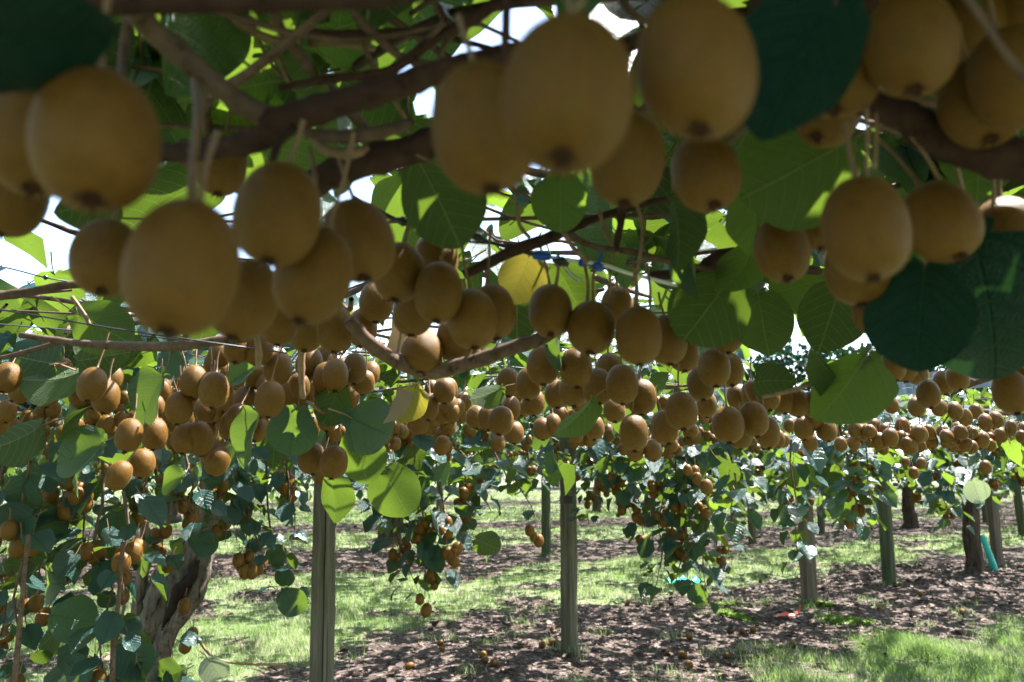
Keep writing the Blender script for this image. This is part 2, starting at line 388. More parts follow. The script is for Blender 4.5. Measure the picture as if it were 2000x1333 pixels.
# hand-placed leaves: px, py, radius px, depth, tip direction deg in picture (0 right, 90 up), tilt, roll, side (1 upper, -1 under), mesh, material
def hand_leaf(v, px, py, r, d, ang, tilt=0, roll=0, side=-1, k=0, mat=None):
    a = R(ang); y = RT*math.cos(a)+UP*math.sin(a)
    view = (at(px, py, d)-CAM).normalized()
    n = -view*side; x = y.cross(n)
    y2 = (y*math.cos(R(tilt))+n*math.sin(R(tilt))*-1*side).normalized()
    n2 = (n*math.cos(R(roll))+x*math.sin(R(roll))).normalized()
    size = 1.9*r*d/F; cen = at(px, py, d); M = frame(y2, n2, size, cen-y2*size*.4)
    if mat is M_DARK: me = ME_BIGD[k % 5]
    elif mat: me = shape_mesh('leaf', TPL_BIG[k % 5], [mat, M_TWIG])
    else: me = ME_BIG[k % 5]
    o = link('leaf', me, v['root'], M); v['n'] += 1
    if mat is M_YEL: o['label'] = 'yellow leaf'
    if mat is M_SUNLIT_PAINT: o['label'] = 'leaf painted pale as if sunlit'
    return o
HL = [
 # near, blurred
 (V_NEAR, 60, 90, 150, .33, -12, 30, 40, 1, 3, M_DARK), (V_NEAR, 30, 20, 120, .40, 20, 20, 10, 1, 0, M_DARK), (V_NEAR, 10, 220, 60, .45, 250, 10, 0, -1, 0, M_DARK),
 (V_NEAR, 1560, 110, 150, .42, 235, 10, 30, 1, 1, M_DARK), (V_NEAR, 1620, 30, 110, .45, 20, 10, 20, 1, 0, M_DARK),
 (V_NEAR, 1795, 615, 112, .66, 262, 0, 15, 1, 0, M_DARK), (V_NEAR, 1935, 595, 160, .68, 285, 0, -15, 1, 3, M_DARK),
 (V_NEAR, 1560, 330, 130, .72, 210, 10, 10, -1, 0, None), (V_NEAR, 1480, 400, 95, .85, 280, 0, 30, -1, 1, None),
 (V_NEAR, 860, 390, 100, .85, 300, 15, 25, -1, 0, None), (V_NEAR, 1095, 395, 62, .95, 270, 20, 0, -1, 2, None),
 (V_NEAR, 1330, 450, 75, .95, 285, 0, 55, -1, 1, None), (V_NEAR, 1345, 520, 55, .98, 260, 0, 60, 1, 4, None),
 (V_NEAR, 1385, 600, 88, 1.02, 235, 0, 10, -1, 0, None), (V_NEAR, 1460, 520, 70, 1.0, 250, 0, 40, -1, 3, None),
 (V_NEAR, 1490, 628, 66, 1.25, 280, 0, 10, -1, 2, None), (V_NEAR, 1625, 612, 75, 1.15, 255, 10, 10, -1, 1, None), (V_NEAR, 1560, 560, 60, 1.3, 200, 10, 20, -1, 0, None),
 (V_NEAR, 1655, 755, 84, 1.0, 240, 5, 20, -1, 4, None), (V_NEAR, 1610, 722, 50, 1.02, 150, 5, 50, -1, 4, None),
 (V_NEAR, 1500, 742, 42, 1.1, 10, 30, 20, -1, 3, None), (V_NEAR, 1020, 540, 55, 1.25, 250, 5, 10, -1, 1, M_YEL), (V_NEAR, 1110, 560, 58, 1.3, 300, 5, 10, -1, 0, None),
 (V_NEAR, 1010, 610, 55, 1.35, 270, 0, 0, -1, 2, None), (V_NEAR, 800, 788, 40, 1.55, 250, 0, 30, -1, 1, M_YEL), (V_NEAR, 772, 790, 36, 1.5, 265, 0, 60, -1, 4, M_DRY), (V_NEAR, 765, 665, 45, 1.2, 270, 0, 70, -1, 4, M_DRY),
 (V_NEAR, 955, 772, 34, 1.5, 210, 0, 40, -1, 1, None), (V_NEAR, 1130, 818, 52, 1.35, 235, 0, 60, -1, 1, None), (V_NEAR, 1090, 690, 38, 1.3, 260, 0, 65, 1, 4, None),
 (V_NEAR, 1200, 500, 40, 1.2, 100, 0, 40, -1, 0, None), (V_NEAR, 1075, 905, 26, 3.2, 180, 50, 0, 1, 0, None),
 (V_NEAR, 180, 400, 60, .9, 200, 10, 20, -1, 1, None), (V_NEAR, 560, 160, 90, .9, 190, 20, 20, -1, 0, None), (V_NEAR, 700, 40, 120, .9, 20, 20, 0, -1, 2, None),
 (V_NEAR, 400, 50, 130, .95, 330, 10, 0, -1, 0, None), (V_NEAR, 300, 150, 110, 1.0, 250, 10, 0, -1, 1, None), (V_NEAR, 730, 200, 80, 1.05, 200, 10, 0, -1, 1, None),
 (V_NEAR, 430, 245, 60, .9, 160, 10, 30, -1, 1, None), (V_NEAR, 830, 40, 90, 1.1, 300, 10, 0, -1, 0, None), (V_NEAR, 510, 60, 100, 1.05, 240, 0, 20, -1, 3, None),
 # left middle distance
 (V_LEFT, 110, 745, 64, 1.7, 200, 20, 60, -1, 1, None), (V_LEFT, 80, 708, 62, 1.75, 175, 55, 10, -1, 0, None), (V_LEFT, 185, 700, 50, 1.7, 10, 50, 0, -1, 3, None), (V_LEFT, 200, 640, 60, 1.6, 330, 30, 0, -1, 0, None),
 (V_LEFT, 290, 775, 62, 1.7, 235, 0, 50, 1, 1, None), (V_LEFT, 150, 815, 60, 1.8, 215, 20, 60, 1, 4, None), (V_LEFT, 155, 882, 62, 1.75, 200, 0, 40, 1, 0, None), (V_LEFT, 40, 860, 60, 1.8, 215, 10, 50, -1, 1, None),
 (V_LEFT, 475, 725, 42, 1.6, 200, 0, 40, 1, 4, None), (V_LEFT, 482, 852, 62, 1.6, 240, 0, 60, 1, 1, None), (V_LEFT, 572, 842, 54, 1.55, 258, 0, 10, 1, 0, None), (V_LEFT, 728, 836, 64, 1.6, 335, 30, 0, 1, 3, None),
 (V_LEFT, 650, 790, 45, 1.6, 250, 0, 30, -1, 0, None), (V_LEFT, 770, 958, 58, 1.75, 300, 0, 10, -1, 2, None), (V_LEFT, 655, 968, 46, 1.9, 285, 20, 40, -1, 1, None), (V_LEFT, 705, 890, 55, 1.7, 290, 10, 20, -1, 0, None),
 (V_LEFT, 228, 1030, 38, 2.8, 260, 0, 0, 1, 0, None), (V_LEFT, 30, 1020, 45, 2.6, 200, 0, 0, 1, 0, None), (V_LEFT, 92, 1025, 42, 2.7, 290, 0, 10, 1, 2, None), (V_LEFT, 335, 938, 34, 2.8, 200, 20, 30, 1, 0, None), (V_LEFT, 40, 965, 42, 2.6, 250, 0, 20, 1, 3, None),
 (V_LEFT, 100, 1142, 46, 2.7, 185, 40, 0, 1, 1, None), (V_LEFT, 145, 1210, 50, 2.6, 350, 35, 0, 1, 0, None), (V_LEFT, 275, 1092, 40, 2.8, 200, 30, 0, 1, 1, None), (V_LEFT, 400, 1062, 28, 3.2, 340, 20, 0, 1, 0, None), (V_LEFT, 205, 1120, 28, 2.7, 300, 0, 0, 1, 2, None),
 (V_LEFT, 262, 1287, 42, 2.7, 300, 0, 10, 1, 0, None), (V_LEFT, 150, 1315, 44, 2.6, 200, 20, 0, 1, 0, None), (V_LEFT, 330, 1320, 38, 2.8, 200, 10, 0, 1, 1, None), (V_LEFT, 215, 1225, 34, 2.8, 240, 0, 30, 1, 2, None), (V_LEFT, 250, 1335, 40, 2.7, 250, 0, 10, 1, 3, None),
 (V_LEFT, 418, 1308, 32, 3.0, 300, 20, 20, 1, 0, M_SUNLIT_PAINT), (V_LEFT, 60, 1090, 50, 2.9, 220, 20, 60, -1, 1, None), (V_LEFT, 130, 1080, 50, 3.0, 215, 20, 60, -1, 1, None), (V_LEFT, 110, 1240, 42, 2.9, 230, 20, 50, -1, 0, None), (V_LEFT, 270, 1270, 40, 3.0, 230, 20, 30, -1, 0, None),
 (V_LEFT, 570, 1175, 32, 3.6, 320, 0, 20, 1, 0, None), (V_LEFT, 555, 1130, 22, 3.6, 260, 0, 10, 1, 3, None), (V_LEFT, 540, 1085, 24, 3.6, 230, 0, 10, 1, 0, None), (V_LEFT, 210, 1170, 20, 2.8, 240, 0, 0, 1, 2, None),
 (V_MID, 950, 1062, 30, 4.2, 340, 30, 20, -1, 0, None), (V_RIGHT, 1362, 1160, 22, 4.6, 270, 0, 0, 1, 0, None), (V_TEAL, 1906, 958, 26, 5.4, 290, 0, 0, 1, 2, M_SUNLIT_PAINT),
]
for a in HL: hand_leaf(*a)

# ------------------------------------------------------------ random canopy leaves
def gap(px, py, d):                       # holes in the roof where the photo shows sky
    g1 = (px > 1440) & (px < 1990) & (d > 2.1) & (d < 6.2) & (py > 600) & (py < 815)
    g2 = (px > -120) & (px < 190) & (d > .85) & (d < 4.5) & (py > 400) & (py < 560) & (RNG.random(np.shape(px)) < .7 if np.shape(px) else True)
    g3 = (px > 690) & (px < 830) & (py > 50) & (py < 90)
    return g1 | g2 | g3
def rowness(x, y):
    return np.clip(.5+.5*nz(x, y, 1.1, o=2)+.35*nz(x, y, 3.3, o=12), 0, 1.3)
def scatter(n, dens_fn, x0, x1, y0, y1):
    x = RNG.uniform(x0, x1, n); y = RNG.uniform(y0, y1, n); k = RNG.random(n) < dens_fn(x, y); return x[k], y[k]
wedge = lambda x, y: (np.abs(x) < .72*np.maximum(y, 0)+5.5)
def d1(x, y):
    dist = np.hypot(x, y); base = .42+.6*rowness(x, y)
    sunhole = np.where(nz(x, y, 2.6, o=15)+.35*nz(x, y, 8, o=3) > .10, 1., .04)*np.clip(dist*0+1, 0, 1)
    ox, oy = 1.9/math.tan(SUN_EL)*math.sin(SUN_AZ), 1.9/math.tan(SUN_EL)*math.cos(SUN_AZ)
    row = np.clip(mulch(x-ox, y-oy)*1.2, 0, 1); tiny = np.where(nz(x, y, 4.5, o=8)+.4*nz(x, y, 11, o=1) > -.30, 1., .12)  # leaf cover shifted sunward so that its shade lands on the mulch
    hole = np.ones(np.shape(x))
    for (hx, hy, rx, ry) in ((1.25, 5.05, .55, .5), (-.2, 4.45, .42, .35), (3.2, 6.6, 1.2, .45), (-1.2, 3.1, .3, .25), (.9, 3.6, .3, .3)):  # openings shaped into the roof to let sun onto the hanging shoots
        hole = np.where(((x-hx)/rx)**2+((y-hy)/ry)**2+.3*nz(x, y, 6, o=2) < 1, .10, hole)
    return hole*wedge(x, y)*np.where(dist < 2.6, np.where(nz(x, y, 5.5, o=6) > -.03, .70, .10), np.maximum(base*sunhole, row*tiny))
x, y = scatter(340000, d1, -27, 27, -4, 32)
z = 1.86+RNG.gamma(1.6, .085, len(x))
xn = RNG.normal(.28, .42, 900); yn = RNG.normal(.45, .28, 900); x = np.concatenate([x, xn]); y = np.concatenate([y, yn]); z = np.concatenate([z, RNG.uniform(1.98, 2.35, 900)])  # extra leaves added above the view to keep sun off the near fruit
for (cx_, cy_, n_, sx_) in ((.85, 1.15, 200, .28), (1.15, 1.7, 120, .3)): x = np.concatenate([x, RNG.normal(cx_, sx_, n_)]); y = np.concatenate([y, RNG.normal(cy_, sx_, n_)]); z = np.concatenate([z, RNG.uniform(1.93, 2.25, n_)])  # leaf clusters added to close a sky gap and darken the upper right
x3, y3 = scatter(42000, lambda x, y: (np.abs(x) < .75*y+3)*1., -32, 32, 11, 42); z3 = 1.9-RNG.gamma(1.6, .16, len(x3)); z3 = np.maximum(z3, 1.12-.004*y3)
x3 = x3+0; far0 = len(x)
x2, y2 = scatter(110000, lambda x, y: wedge(x, y)*np.where((np.hypot(x, y) > 2.6), .24*rowness(x, y), 0), -27, 27, 1.5, 36)   # leaves hanging below the roof
z2 = 1.86-np.minimum(RNG.gamma(1.5, .12, len(x2)), .34+.012*y2)
x = np.concatenate([x, x2]); y = np.concatenate([y, y2]); z = np.concatenate([z, z2]); n12 = len(x); k3 = RNG.random(len(x3)) < (.35+.65*rowness(x3, y3)); x = np.concatenate([x, x3[k3]]); y = np.concatenate([y, y3[k3]]); z = np.concatenate([z, z3[k3]])
big3 = np.where(np.arange(len(x)) >= n12, 1.5, 1.)
P = np.stack([x, y, z], 1); px, py, dd = projN(P)
keep = ~gap(px, py, dd) & ~((dd < 2.4) & (dd > 0) & (z < 1.84) & (np.abs(px-1000) < 1200)) & (np.linalg.norm(P-np.array(CAM), axis=1) > .45)
P = P[keep]; dd = dd[keep]; px = px[keep]; py = py[keep]; big3 = big3[keep]
N = len(P); vi = nearest_vine(P)
yaw = RNG.uniform(0, 2*math.pi, N); pit = -np.abs(RNG.normal(.25, .35, N)); pit = np.where(P[:, 2] < 1.84, pit-.6, pit); rol = RNG.normal(0, .45, N); sz = RNG.uniform(.085, .165, N)*big3
cy, sy, cp, sp_ = np.cos(yaw), np.sin(yaw), np.cos(pit), np.sin(pit)
Yv = np.stack([cy*cp, sy*cp, sp_], 1); Nv = np.stack([-cy*sp_, -sy*sp_, cp], 1); Xv = np.cross(Yv, Nv)
N2 = Nv*np.cos(rol)[:, None]+Xv*np.sin(rol)[:, None]; X2 = np.cross(Yv, N2)
LM = np.zeros((N, 3, 4)); LM[:, :, 0] = X2*sz[:, None]; LM[:, :, 1] = Yv*sz[:, None]; LM[:, :, 2] = N2*sz[:, None]; LM[:, :, 3] = P
VL = [[] for _ in VINES]                  # extra leaves from shoots (Matrix)

# ------------------------------------------------------------ fruit bookkeeping
FRUIT = []                                # (pos, tilt quaternion, length, hand label or None)
def tiltq(tx, ty, spin=None):
    return (Quaternion((0, 1, 0), tx) @ Quaternion((1, 0, 0), ty) @ Quaternion((0, 0, 1), spin if spin is not None else random.uniform(0, 6.28)))
def add_fruit(pos, q, L, stalk=None, label=None): FRUIT.append([Vector(pos), q, L, stalk, label])
def cluster(top, n, spread=.045):
    """a bunch: stalks meet near top, fruit hang below"""
    a0 = random.uniform(0, 6.28)
    for k in range(n):
        a = a0+k*2.4; rr = spread*(.25+math.sqrt(k/max(n, 1)))*1.05; L = random.uniform(.050, .076)
        dz = random.uniform(.045, .085)+(.03 if k % 3 == 0 else 0)+.022*(k//3)
        p = Vector(top)+Vector((math.cos(a)*rr, math.sin(a)*rr, -dz-L*.5))
        add_fruit(p, tiltq(math.cos(a)*.4*random.random()+random.uniform(-.1, .1), -math.sin(a)*.4*random.random()-random.uniform(0, .25)), L)

# ------------------------------------------------------------ hanging shoots
def shoot(v, p0, p1, nl, ncl, side=1., big=1.):
    p0, p1 = Vector(p0), Vector(p1); n = 5; pts = []
    L = (p1-p0).length
    for i in range(n+1):
        t = i/n; q = p0.lerp(p1, t)+Vector((random.uniform(-1, 1), random.uniform(-1, 1), 0))*.05*math.sin(math.pi*t)*min(L, 1.2)
        pts.append(q)
    tv, tf = tube(pts, [.006, .0055, .005, .004, .003, .002], 5, 2, seed=random.random(), cap=False, rough=.12)
    v['canes'].add(tv, tf)
    for k in range(nl):
        t = (k+.6)/nl*.97+.02; i = min(int(t*n), n-1); q = pts[i].lerp(pts[i+1], t*n-i)
        az = k*2.4+random.uniform(-.6, .6); out = Vector((math.cos(az), math.sin(az), 0))
        dr = (out*random.uniform(.5, 1)+Vector((0, 0, random.uniform(-.9, .1)))).normalized()
        nr = (Vector((0, 0, 1))*random.uniform(.4, 1)+out*random.uniform(.1, .9)+Vector((random.uniform(-.4, .4), -random.uniform(0, .6), 0)))
        s = random.uniform(.08, .155)*big*(1-.3*t)
        VL[VINES.index(v)].append(frame(dr, nr, s, q+out*random.uniform(.03, .11)*min(1., .4+nl/30)+Vector((0, 0, random.uniform(-.02, .03)))))
    for k in range(ncl):
        t = random.uniform(.1, .95); i = min(int(t*n), n-1); q = pts[i].lerp(pts[i+1], t*n-i)
        cluster(q+Vector((0, 0, .02)), random.randint(2, 5), .032)
def pshoot(v, x0, y0, x1, y1, d, nl, ncl, dd=0.): shoot(v, at(x0, y0, d), at(x1, y1, d+dd), nl, ncl, 1., .82 if v is V_LEFT else 1.)
# left curtain in front of and beside the gnarled trunk
for (a, b, c_, e, d, nl, nc) in [(60, 900, 25, 1340, 2.6, 14, 2), (10, 880, -10, 1340, 2.7, 12, 2), (110, 860, 60, 1200, 2.9, 14, 2), (150, 830, 170, 1100, 2.7, 12, 2), (200, 900, 205, 1330, 2.8, 15, 2), (240, 960, 225, 1345, 2.7, 14, 1),
    (300, 900, 330, 1110, 3.3, 12, 2), (360, 880, 385, 1060, 3.2, 10, 3), (420, 870, 440, 1060, 3.4, 12, 3), (470, 870, 480, 1080, 3.5, 12, 2), (520, 900, 560, 1190, 3.7, 12, 0),  (450, 880, 520, 1110, 3.6, 14, 1),
    (330, 850, 250, 1010, 3.0, 12, 2), (90, 850, 110, 1060, 3.4, 14, 2), (260, 860, 150, 1010, 3.2, 12, 1), (560, 880, 575, 1040, 3.5, 9, 1), (20, 1000, 60, 1260, 3.2, 9, 1), (330, 1250, 350, 1400, 2.9, 6, 1), (160, 1200, 140, 1400, 2.9, 7, 0)]:
    pshoot(V_LEFT, a, b, c_, e, d, int(nl*1.3), min(nc, 2), random.uniform(-.2, .2))
for (a, b, c_, e, d, nl, nc) in [(740, 880, 815, 1150, 4.3, 20, 2), (800, 880, 830, 1170, 4.2, 20, 3), (860, 870, 850, 1130, 4.1, 16, 3), (900, 880, 905, 1080, 4.4, 12, 2), (870, 870, 960, 1000, 4.6, 14, 0), (820, 870, 790, 1060, 4.6, 14, 2),
    (960, 870, 1000, 960, 4.2, 8, 0), (990, 890, 1045, 1010, 4.4, 3, 0), (1030, 880, 1040, 960, 5., 8, 1), (690, 900, 740, 1040, 5., 10, 0), (640, 880, 700, 960, 4.4, 10, 1)]:
    pshoot(V_MID, a, b, c_, e, d, int(nl*1.3), nc, random.uniform(-.2, .2))
cluster(at(1040, 1005, 4.4), 4, .03); cluster(at(885, 1040, 4.1), 5, .03)
for (a, b, c_, e, d, nl, nc) in [(1190, 880, 1235, 1010, 5., 13, 3), (1230, 870, 1260, 1060, 5., 16, 3), (1280, 870, 1290, 1110, 4.8, 20, 2), (1320, 870, 1340, 1150, 4.8, 22, 3), (1360, 870, 1385, 1180, 4.7, 24, 2), (1400, 870, 1410, 1130, 4.9, 18, 2),
    (1340, 900, 1280, 1150, 4.9, 16, 0), (1250, 880, 1330, 1080, 5.2, 16, 2), (1390, 880, 1340, 1100, 5.1, 18, 1), (1440, 880, 1430, 990, 5.2, 10, 2), (1160, 880, 1180, 930, 5.2, 8, 1), (1300, 880, 1370, 1030, 5.4, 14, 1), (1375, 1000, 1310, 1170, 4.7, 10, 0)]:
    pshoot(V_RIGHT, a, b, c_, e, d, int(nl*1.0), nc, random.uniform(-.2, .2))
for (a, b, c_, e, d, nl, nc) in [(1530, 870, 1540, 1010, 6, 12, 2), (1590, 860, 1600, 1010, 5.8, 14, 2), (1560, 870, 1520, 970, 5.6, 10, 1), (1640, 870, 1620, 990, 6.2, 12, 1), (1700, 870, 1680, 960, 6, 12, 2), (1760, 860, 1790, 960, 6.4, 12, 2), (1830, 860, 1850, 990, 6.6, 14, 2),
    (1880, 860, 1850, 1000, 6.2, 14, 2), (1950, 850, 1930, 990, 6.4, 14, 2), (1990, 850, 1990, 970, 6, 12, 2), (1620, 870, 1655, 1040, 6.6, 9, 2)]:
    pshoot(V_TEAL, a, b, c_, e, d, nl*2, nc, random.uniform(-.3, .3))
for k in range(300):                      # shorter droops all over the farther roof
    d = random.uniform(3.8, 20); X_ = random.uniform(-.66, .66)*d; Y_ = d
    L = random.uniform(.15, .55) if random.random() < .8 else random.uniform(.5, .85)
    p0 = Vector((X_, Y_, 1.82)); v = VINES[nearest_vine(np.array([[X_, Y_, 0]]))[0]]
    if proj((X_, Y_, 1.2))[0] > 1040 and proj((X_, Y_, 1.2))[0] < 1150 and Y_ < 6.2: continue
    shoot(v, p0, p0+Vector((random.uniform(-.2, .2), random.uniform(-.2, .2), -L)), int(8+L*34), random.choice([0, 0, 1, 2]))

# ------------------------------------------------------------ fruit placed by eye: px, py, length px, lean deg, extra depth
HF = [
 (188, 272, 285, -10, 0, 'big blurred kiwifruit under the dark drooping leaf, top left'), (75, 265, 270, -6, .06, 'kiwifruit half hidden behind the big blurred one at the far left'), (25, 385, 190, 8, .12, None),
 (357, 522, 275, 3, 0, 'largest round kiwifruit of the left bunch, hanging lowest on a long straight stalk'), (208, 503, 170, -8, .06, 'dim kiwifruit peeking out left of the largest fruit of the left bunch'),
 (543, 418, 205, 4, 0, 'kiwifruit hanging from a hooked stalk under the branch fork, left bunch'), (613, 537, 200, 12, .03, 'kiwifruit with a shiny right shoulder low in the left bunch'), (478, 585, 190, 10, .11, None), (700, 470, 178, -12, .04, 'kiwifruit leaning right behind the branch, upper right end of the left bunch'),
 (432, 322, 130, 0, .06, None), (545, 628, 105, 0, .15, None), (600, 648, 95, 0, .2, None), (655, 643, 100, 0, .1, None), (780, 532, 118, 6, 0, None), (852, 505, 112, 0, .08, None), (856, 571, 116, 2, -.04, 'olive kiwifruit facing the camera, middle of the small bunch under the wire'),
 (922, 623, 115, -6, -.02, None), (962, 610, 118, -8, .05, None), (808, 608, 100, 4, .05, None), (888, 663, 92, -6, .06, None), (824, 689, 88, 0, -.02, 'kiwifruit hanging just above the bend of the grey branch'), (735, 590, 82, 0, .05, None), (708, 640, 80, 0, .05, None), (915, 690, 60, 0, .1, None),
 (1108, 182, 325, 6, 0, 'biggest kiwifruit in the picture, top centre, dark tip pointing down over a bright leaf'), (945, 250, 290, -8, .05, 'big kiwifruit tucked behind the left side of the biggest one'), (1360, 130, 285, 2, 0, 'big kiwifruit at the top edge, right of the biggest one'),
 (1225, 310, 215, 6, .09, 'kiwifruit showing between and below the two biggest ones'), (1378, 338, 168, -4, .03, 'smaller kiwifruit hanging right under the tip of the big top edge one'),
 (1075, 607, 106, 0, 0, 'roundish kiwifruit below the blue clips, left end of the centre bunch'), (1155, 640, 108, 6, 0, 'kiwifruit with a sunlit right shoulder in the centre bunch'), (1247, 656, 110, 0, -.02, 'plump kiwifruit in front of the centre bunch'), (1205, 600, 88, 0, .08, 'sunlit kiwifruit behind the centre bunch'), (1303, 664, 100, -4, .04, None), (1335, 690, 78, 0, .1, None),
 (1215, 751, 78, 0, 0, None), (1060, 714, 76, 0, 0, None), (1125, 718, 80, 0, 0, None), (1120, 762, 68, 0, .06, None), (1167, 755, 76, 0, .08, None), (1252, 775, 70, 0, 0, None), (1238, 845, 72, 0, 0, None), (1298, 835, 68, -8, .05, None), (1331, 803, 76, 0, 0, None), (1190, 722, 70, 0, .1, None),
 (993, 747, 58, 0, 0, None), (1033, 749, 64, 6, 0, None), (998, 798, 50, 0, 0, None), (1042, 786, 54, 0, .05, None), (978, 822, 58, 8, 0, None), (955, 816, 52, 0, 0, None), (931, 815, 48, 0, .03, None), (1004, 845, 46, 0, 0, None), (973, 867, 36, 0, 0, None), (868, 763, 50, 0, 0, None), (877, 792, 44, 0, 0, None), (838, 797, 50, 0, 0, None),
 (905, 785, 40, 0, 0, None), (1088, 770, 56, 0, 0, None), (1200, 800, 52, 0, 0, None), (1160, 835, 48, 0, 0, None), (1080, 830, 44, 0, 0, None), (1060, 838, 44, 0, 0, None), (1275, 880, 44, 0, 0, None), (1240, 880, 44, 0, 0, None), (1380, 790, 50, 0, 0, None),
 (1420, 650, 80, 0, 0, 'single round kiwifruit at the tip of the big drooping leaf'), (1395, 718, 78, 0, 0, None), (1368, 750, 68, -4, .05, None), (1425, 722, 70, 0, .06, None), (1422, 830, 72, 2, 0, 'tall pale kiwifruit, left of the trio that hangs low right of centre'), (1472, 819, 70, -6, 0, 'rounded kiwifruit in the middle of the trio right of centre'), (1499, 845, 64, 0, .05, 'right hand kiwifruit of the trio that hangs low right of centre'), (1445, 848, 60, 0, .08, None),
 (1690, 447, 208, 0, 0, 'tall kiwifruit on twin straight stalks at the right'), (1675, 520, 170, 0, .08, 'kiwifruit tucked behind the tip of the tall right hand one'), (1837, 433, 172, -10, .02, 'kiwifruit leaning right beside the tall one at the right'), (1527, 488, 132, 0, 0, 'dark kiwifruit alone left of the tall one at the right'), (1600, 430, 130, 0, .1, None), (1965, 455, 140, 0, 0, None), (1710, 600, 130, 0, .12, None),
 (1778, 85, 210, 4, 0, 'dark kiwifruit in the top right shade with a pale sheen'), (1640, 130, 215, 14, .05, 'kiwifruit half covered by the dark leaf, top right'), (1620, 215, 185, 30, .1, None), (1915, 200, 185, 4, 0, 'shaded kiwifruit at the right with its dark tip facing the camera'), (1985, 150, 190, -6, -.03, None), (1895, 45, 190, 0, .08, None), (1990, 30, 200, 0, .1, None),
 (1705, 55, 190, 0, .1, None), (1860, 130, 170, 0, .14, None), (1740, 200, 150, 8, .22, None), (1560, 40, 170, 0, .2, None),
 (1870, 738, 50, 0, 0, 'small round kiwifruit in front of the grey beam'), (1842, 748, 50, 0, .1, None), (1813, 770, 56, 0, 0, None), (1975, 766, 88, 0, 0, 'kiwifruit at the right edge under the big dark leaf'), (1998, 745, 80, 0, -.05, None), (1765, 718, 60, 0, .1, None), (1790, 726, 54, 0, .1, None), (1745, 715, 60, 0, .05, None),
 (1713, 791, 33, 0, 0, None), (1741, 791, 34, 0, 0, None), (1865, 802, 36, 0, 0, None), (1834, 796, 36, 0, 0, None), (1906, 804, 32, 0, 0, None), (1885, 815, 34, 0, 0, None), (1925, 825, 34, 0, 0, None), (1945, 820, 34, 0, 0, None), (1975, 835, 30, 0, 0, None), (1790, 795, 40, 0, 0, None), (1955, 850, 30, 0, 0, None),
 (1530, 782, 54, 0, 0, None), (1558, 788, 54, 0, 0, None), (1590, 790, 54, 0, 0, None), (1612, 773, 56, 0, 0, None), (1640, 780, 50, 0, .1, None), (1570, 836, 46, 0, 0, None), (1615, 840, 46, 0, 0, None), (1590, 815, 48, 0, .1, None), (1500, 775, 56, 0, 0, None), (1470, 770, 54, 0, 0, None), (1440, 775, 54, 0, .1, None),
 (1642, 868, 30, 0, 0, None), (1668, 865, 30, 0, 0, None), (1778, 873, 34, 0, 0, None), (1795, 868, 32, 0, .1, None), (1760, 858, 36, 0, .2, None), (1925, 913, 28, 0, 0, None),
 (14, 738, 62, 0, 0, None), (45, 762, 58, 30, .1, None), (95, 770, 56, 0, .2, None), (180, 752, 70, 0, 0, None), (207, 775, 66, 0, 0, None), (160, 770, 62, 0, .1, None), (215, 740, 60, 0, .1, None), (252, 850, 66, 4, 0, 'left of the pair of kiwifruit above the teal leaves, left side'), (302, 848, 62, 0, .03, None), (232, 929, 60, 20, 0, None), (278, 905, 58, 0, .05, None), (362, 856, 62, 0, 0, 'single kiwifruit hanging right of the pair, left side'),
 (350, 797, 64, 0, 0, None), (378, 745, 64, 0, 0, None), (418, 762, 68, 0, -.05, None), (402, 800, 58, 0, .05, None), (543, 719, 68, 0, 0, None), (527, 780, 72, 0, 0, None), (500, 730, 60, 0, .1, None), (605, 708, 62, 0, 0, None), (655, 733, 66, -4, 0, None), (693, 720, 62, 0, .05, None), (638, 700, 56, 0, .1, None),
 (450, 832, 56, 0, 0, None), (480, 820, 60, 0, .1, None), (465, 676, 70, 0, 0, None), (505, 680, 72, 0, .05, None), (430, 690, 60, 0, .1, None), (570, 780, 54, 0, .1, None), (608, 895, 62, -8, 0, None), (652, 903, 64, 4, 0, None), (659, 957, 46, 0, 0, 'small kiwifruit hanging lowest beside the top of the square post'), (632, 925, 46, 0, .1, None), (640, 820, 50, 0, .2, None), (610, 830, 46, 0, .2, None),
 (400, 867, 30, 0, 0, None), (425, 862, 30, 0, 0, None), (55, 816, 36, 0, 0, None), (80, 808, 34, 0, 0, None), (105, 802, 34, 0, 0, None), (100, 967, 36, 0, 0, None), (80, 972, 34, 0, 0, None), (118, 988, 34, 0, 0, None), (165, 985, 38, 0, 0, None), (152, 1002, 34, 0, 0, None),
 (185, 1082, 34, 0, 0, None), (205, 1068, 36, 0, 0, None), (216, 1074, 36, 0, 0, None), (48, 1184, 36, 0, 0, None), (70, 1180, 36, 0, 0, None), (86, 1205, 38, 20, 0, None), (15, 1237, 36, 0, 0, None), (0, 1270, 36, 0, 0, None), (243, 1130, 34, 0, 0, None), (240, 1165, 32, 0, 0, None), (360, 1185, 32, 0, 0, None), (375, 1240, 30, 0, 0, None), (362, 1262, 30, 0, 0, None),
]
for (px_, py_, L_, lean, ex, lab) in HF:
    d = .070*F/L_*.96+ex; L = L_*d/F if ex == 0 else .068
    add_fruit(at(px_, py_, d), tiltq(R(lean), R(random.uniform(-24, -4))), L, None, lab)
NHAND = len(FRUIT)
# random bunches under the roof
for k in range(1200):
    d = random.uniform(1.6, 17)**1.0; X_ = random.uniform(-.68, .68)*d
    if random.random() > (1 if d < 9 else .55): continue
    xs = 1000+F*X_/d
    lim = 1.5 if 400 < xs < 790 else 1.85 if xs < 620 else (2.4 if xs < 1420 else 3.0)
    if d < lim or random.random() > .25+rowness(X_, d)*.8: continue
    zt = random.uniform(1.70, 1.84) if random.random() < .8 else random.uniform(1.5, 1.75)
    if xs > 1440 and d < 5: zt = min(zt, 1.72)
    cluster((X_, d, zt), random.choice([2, 3, 3, 4, 5, 6]))

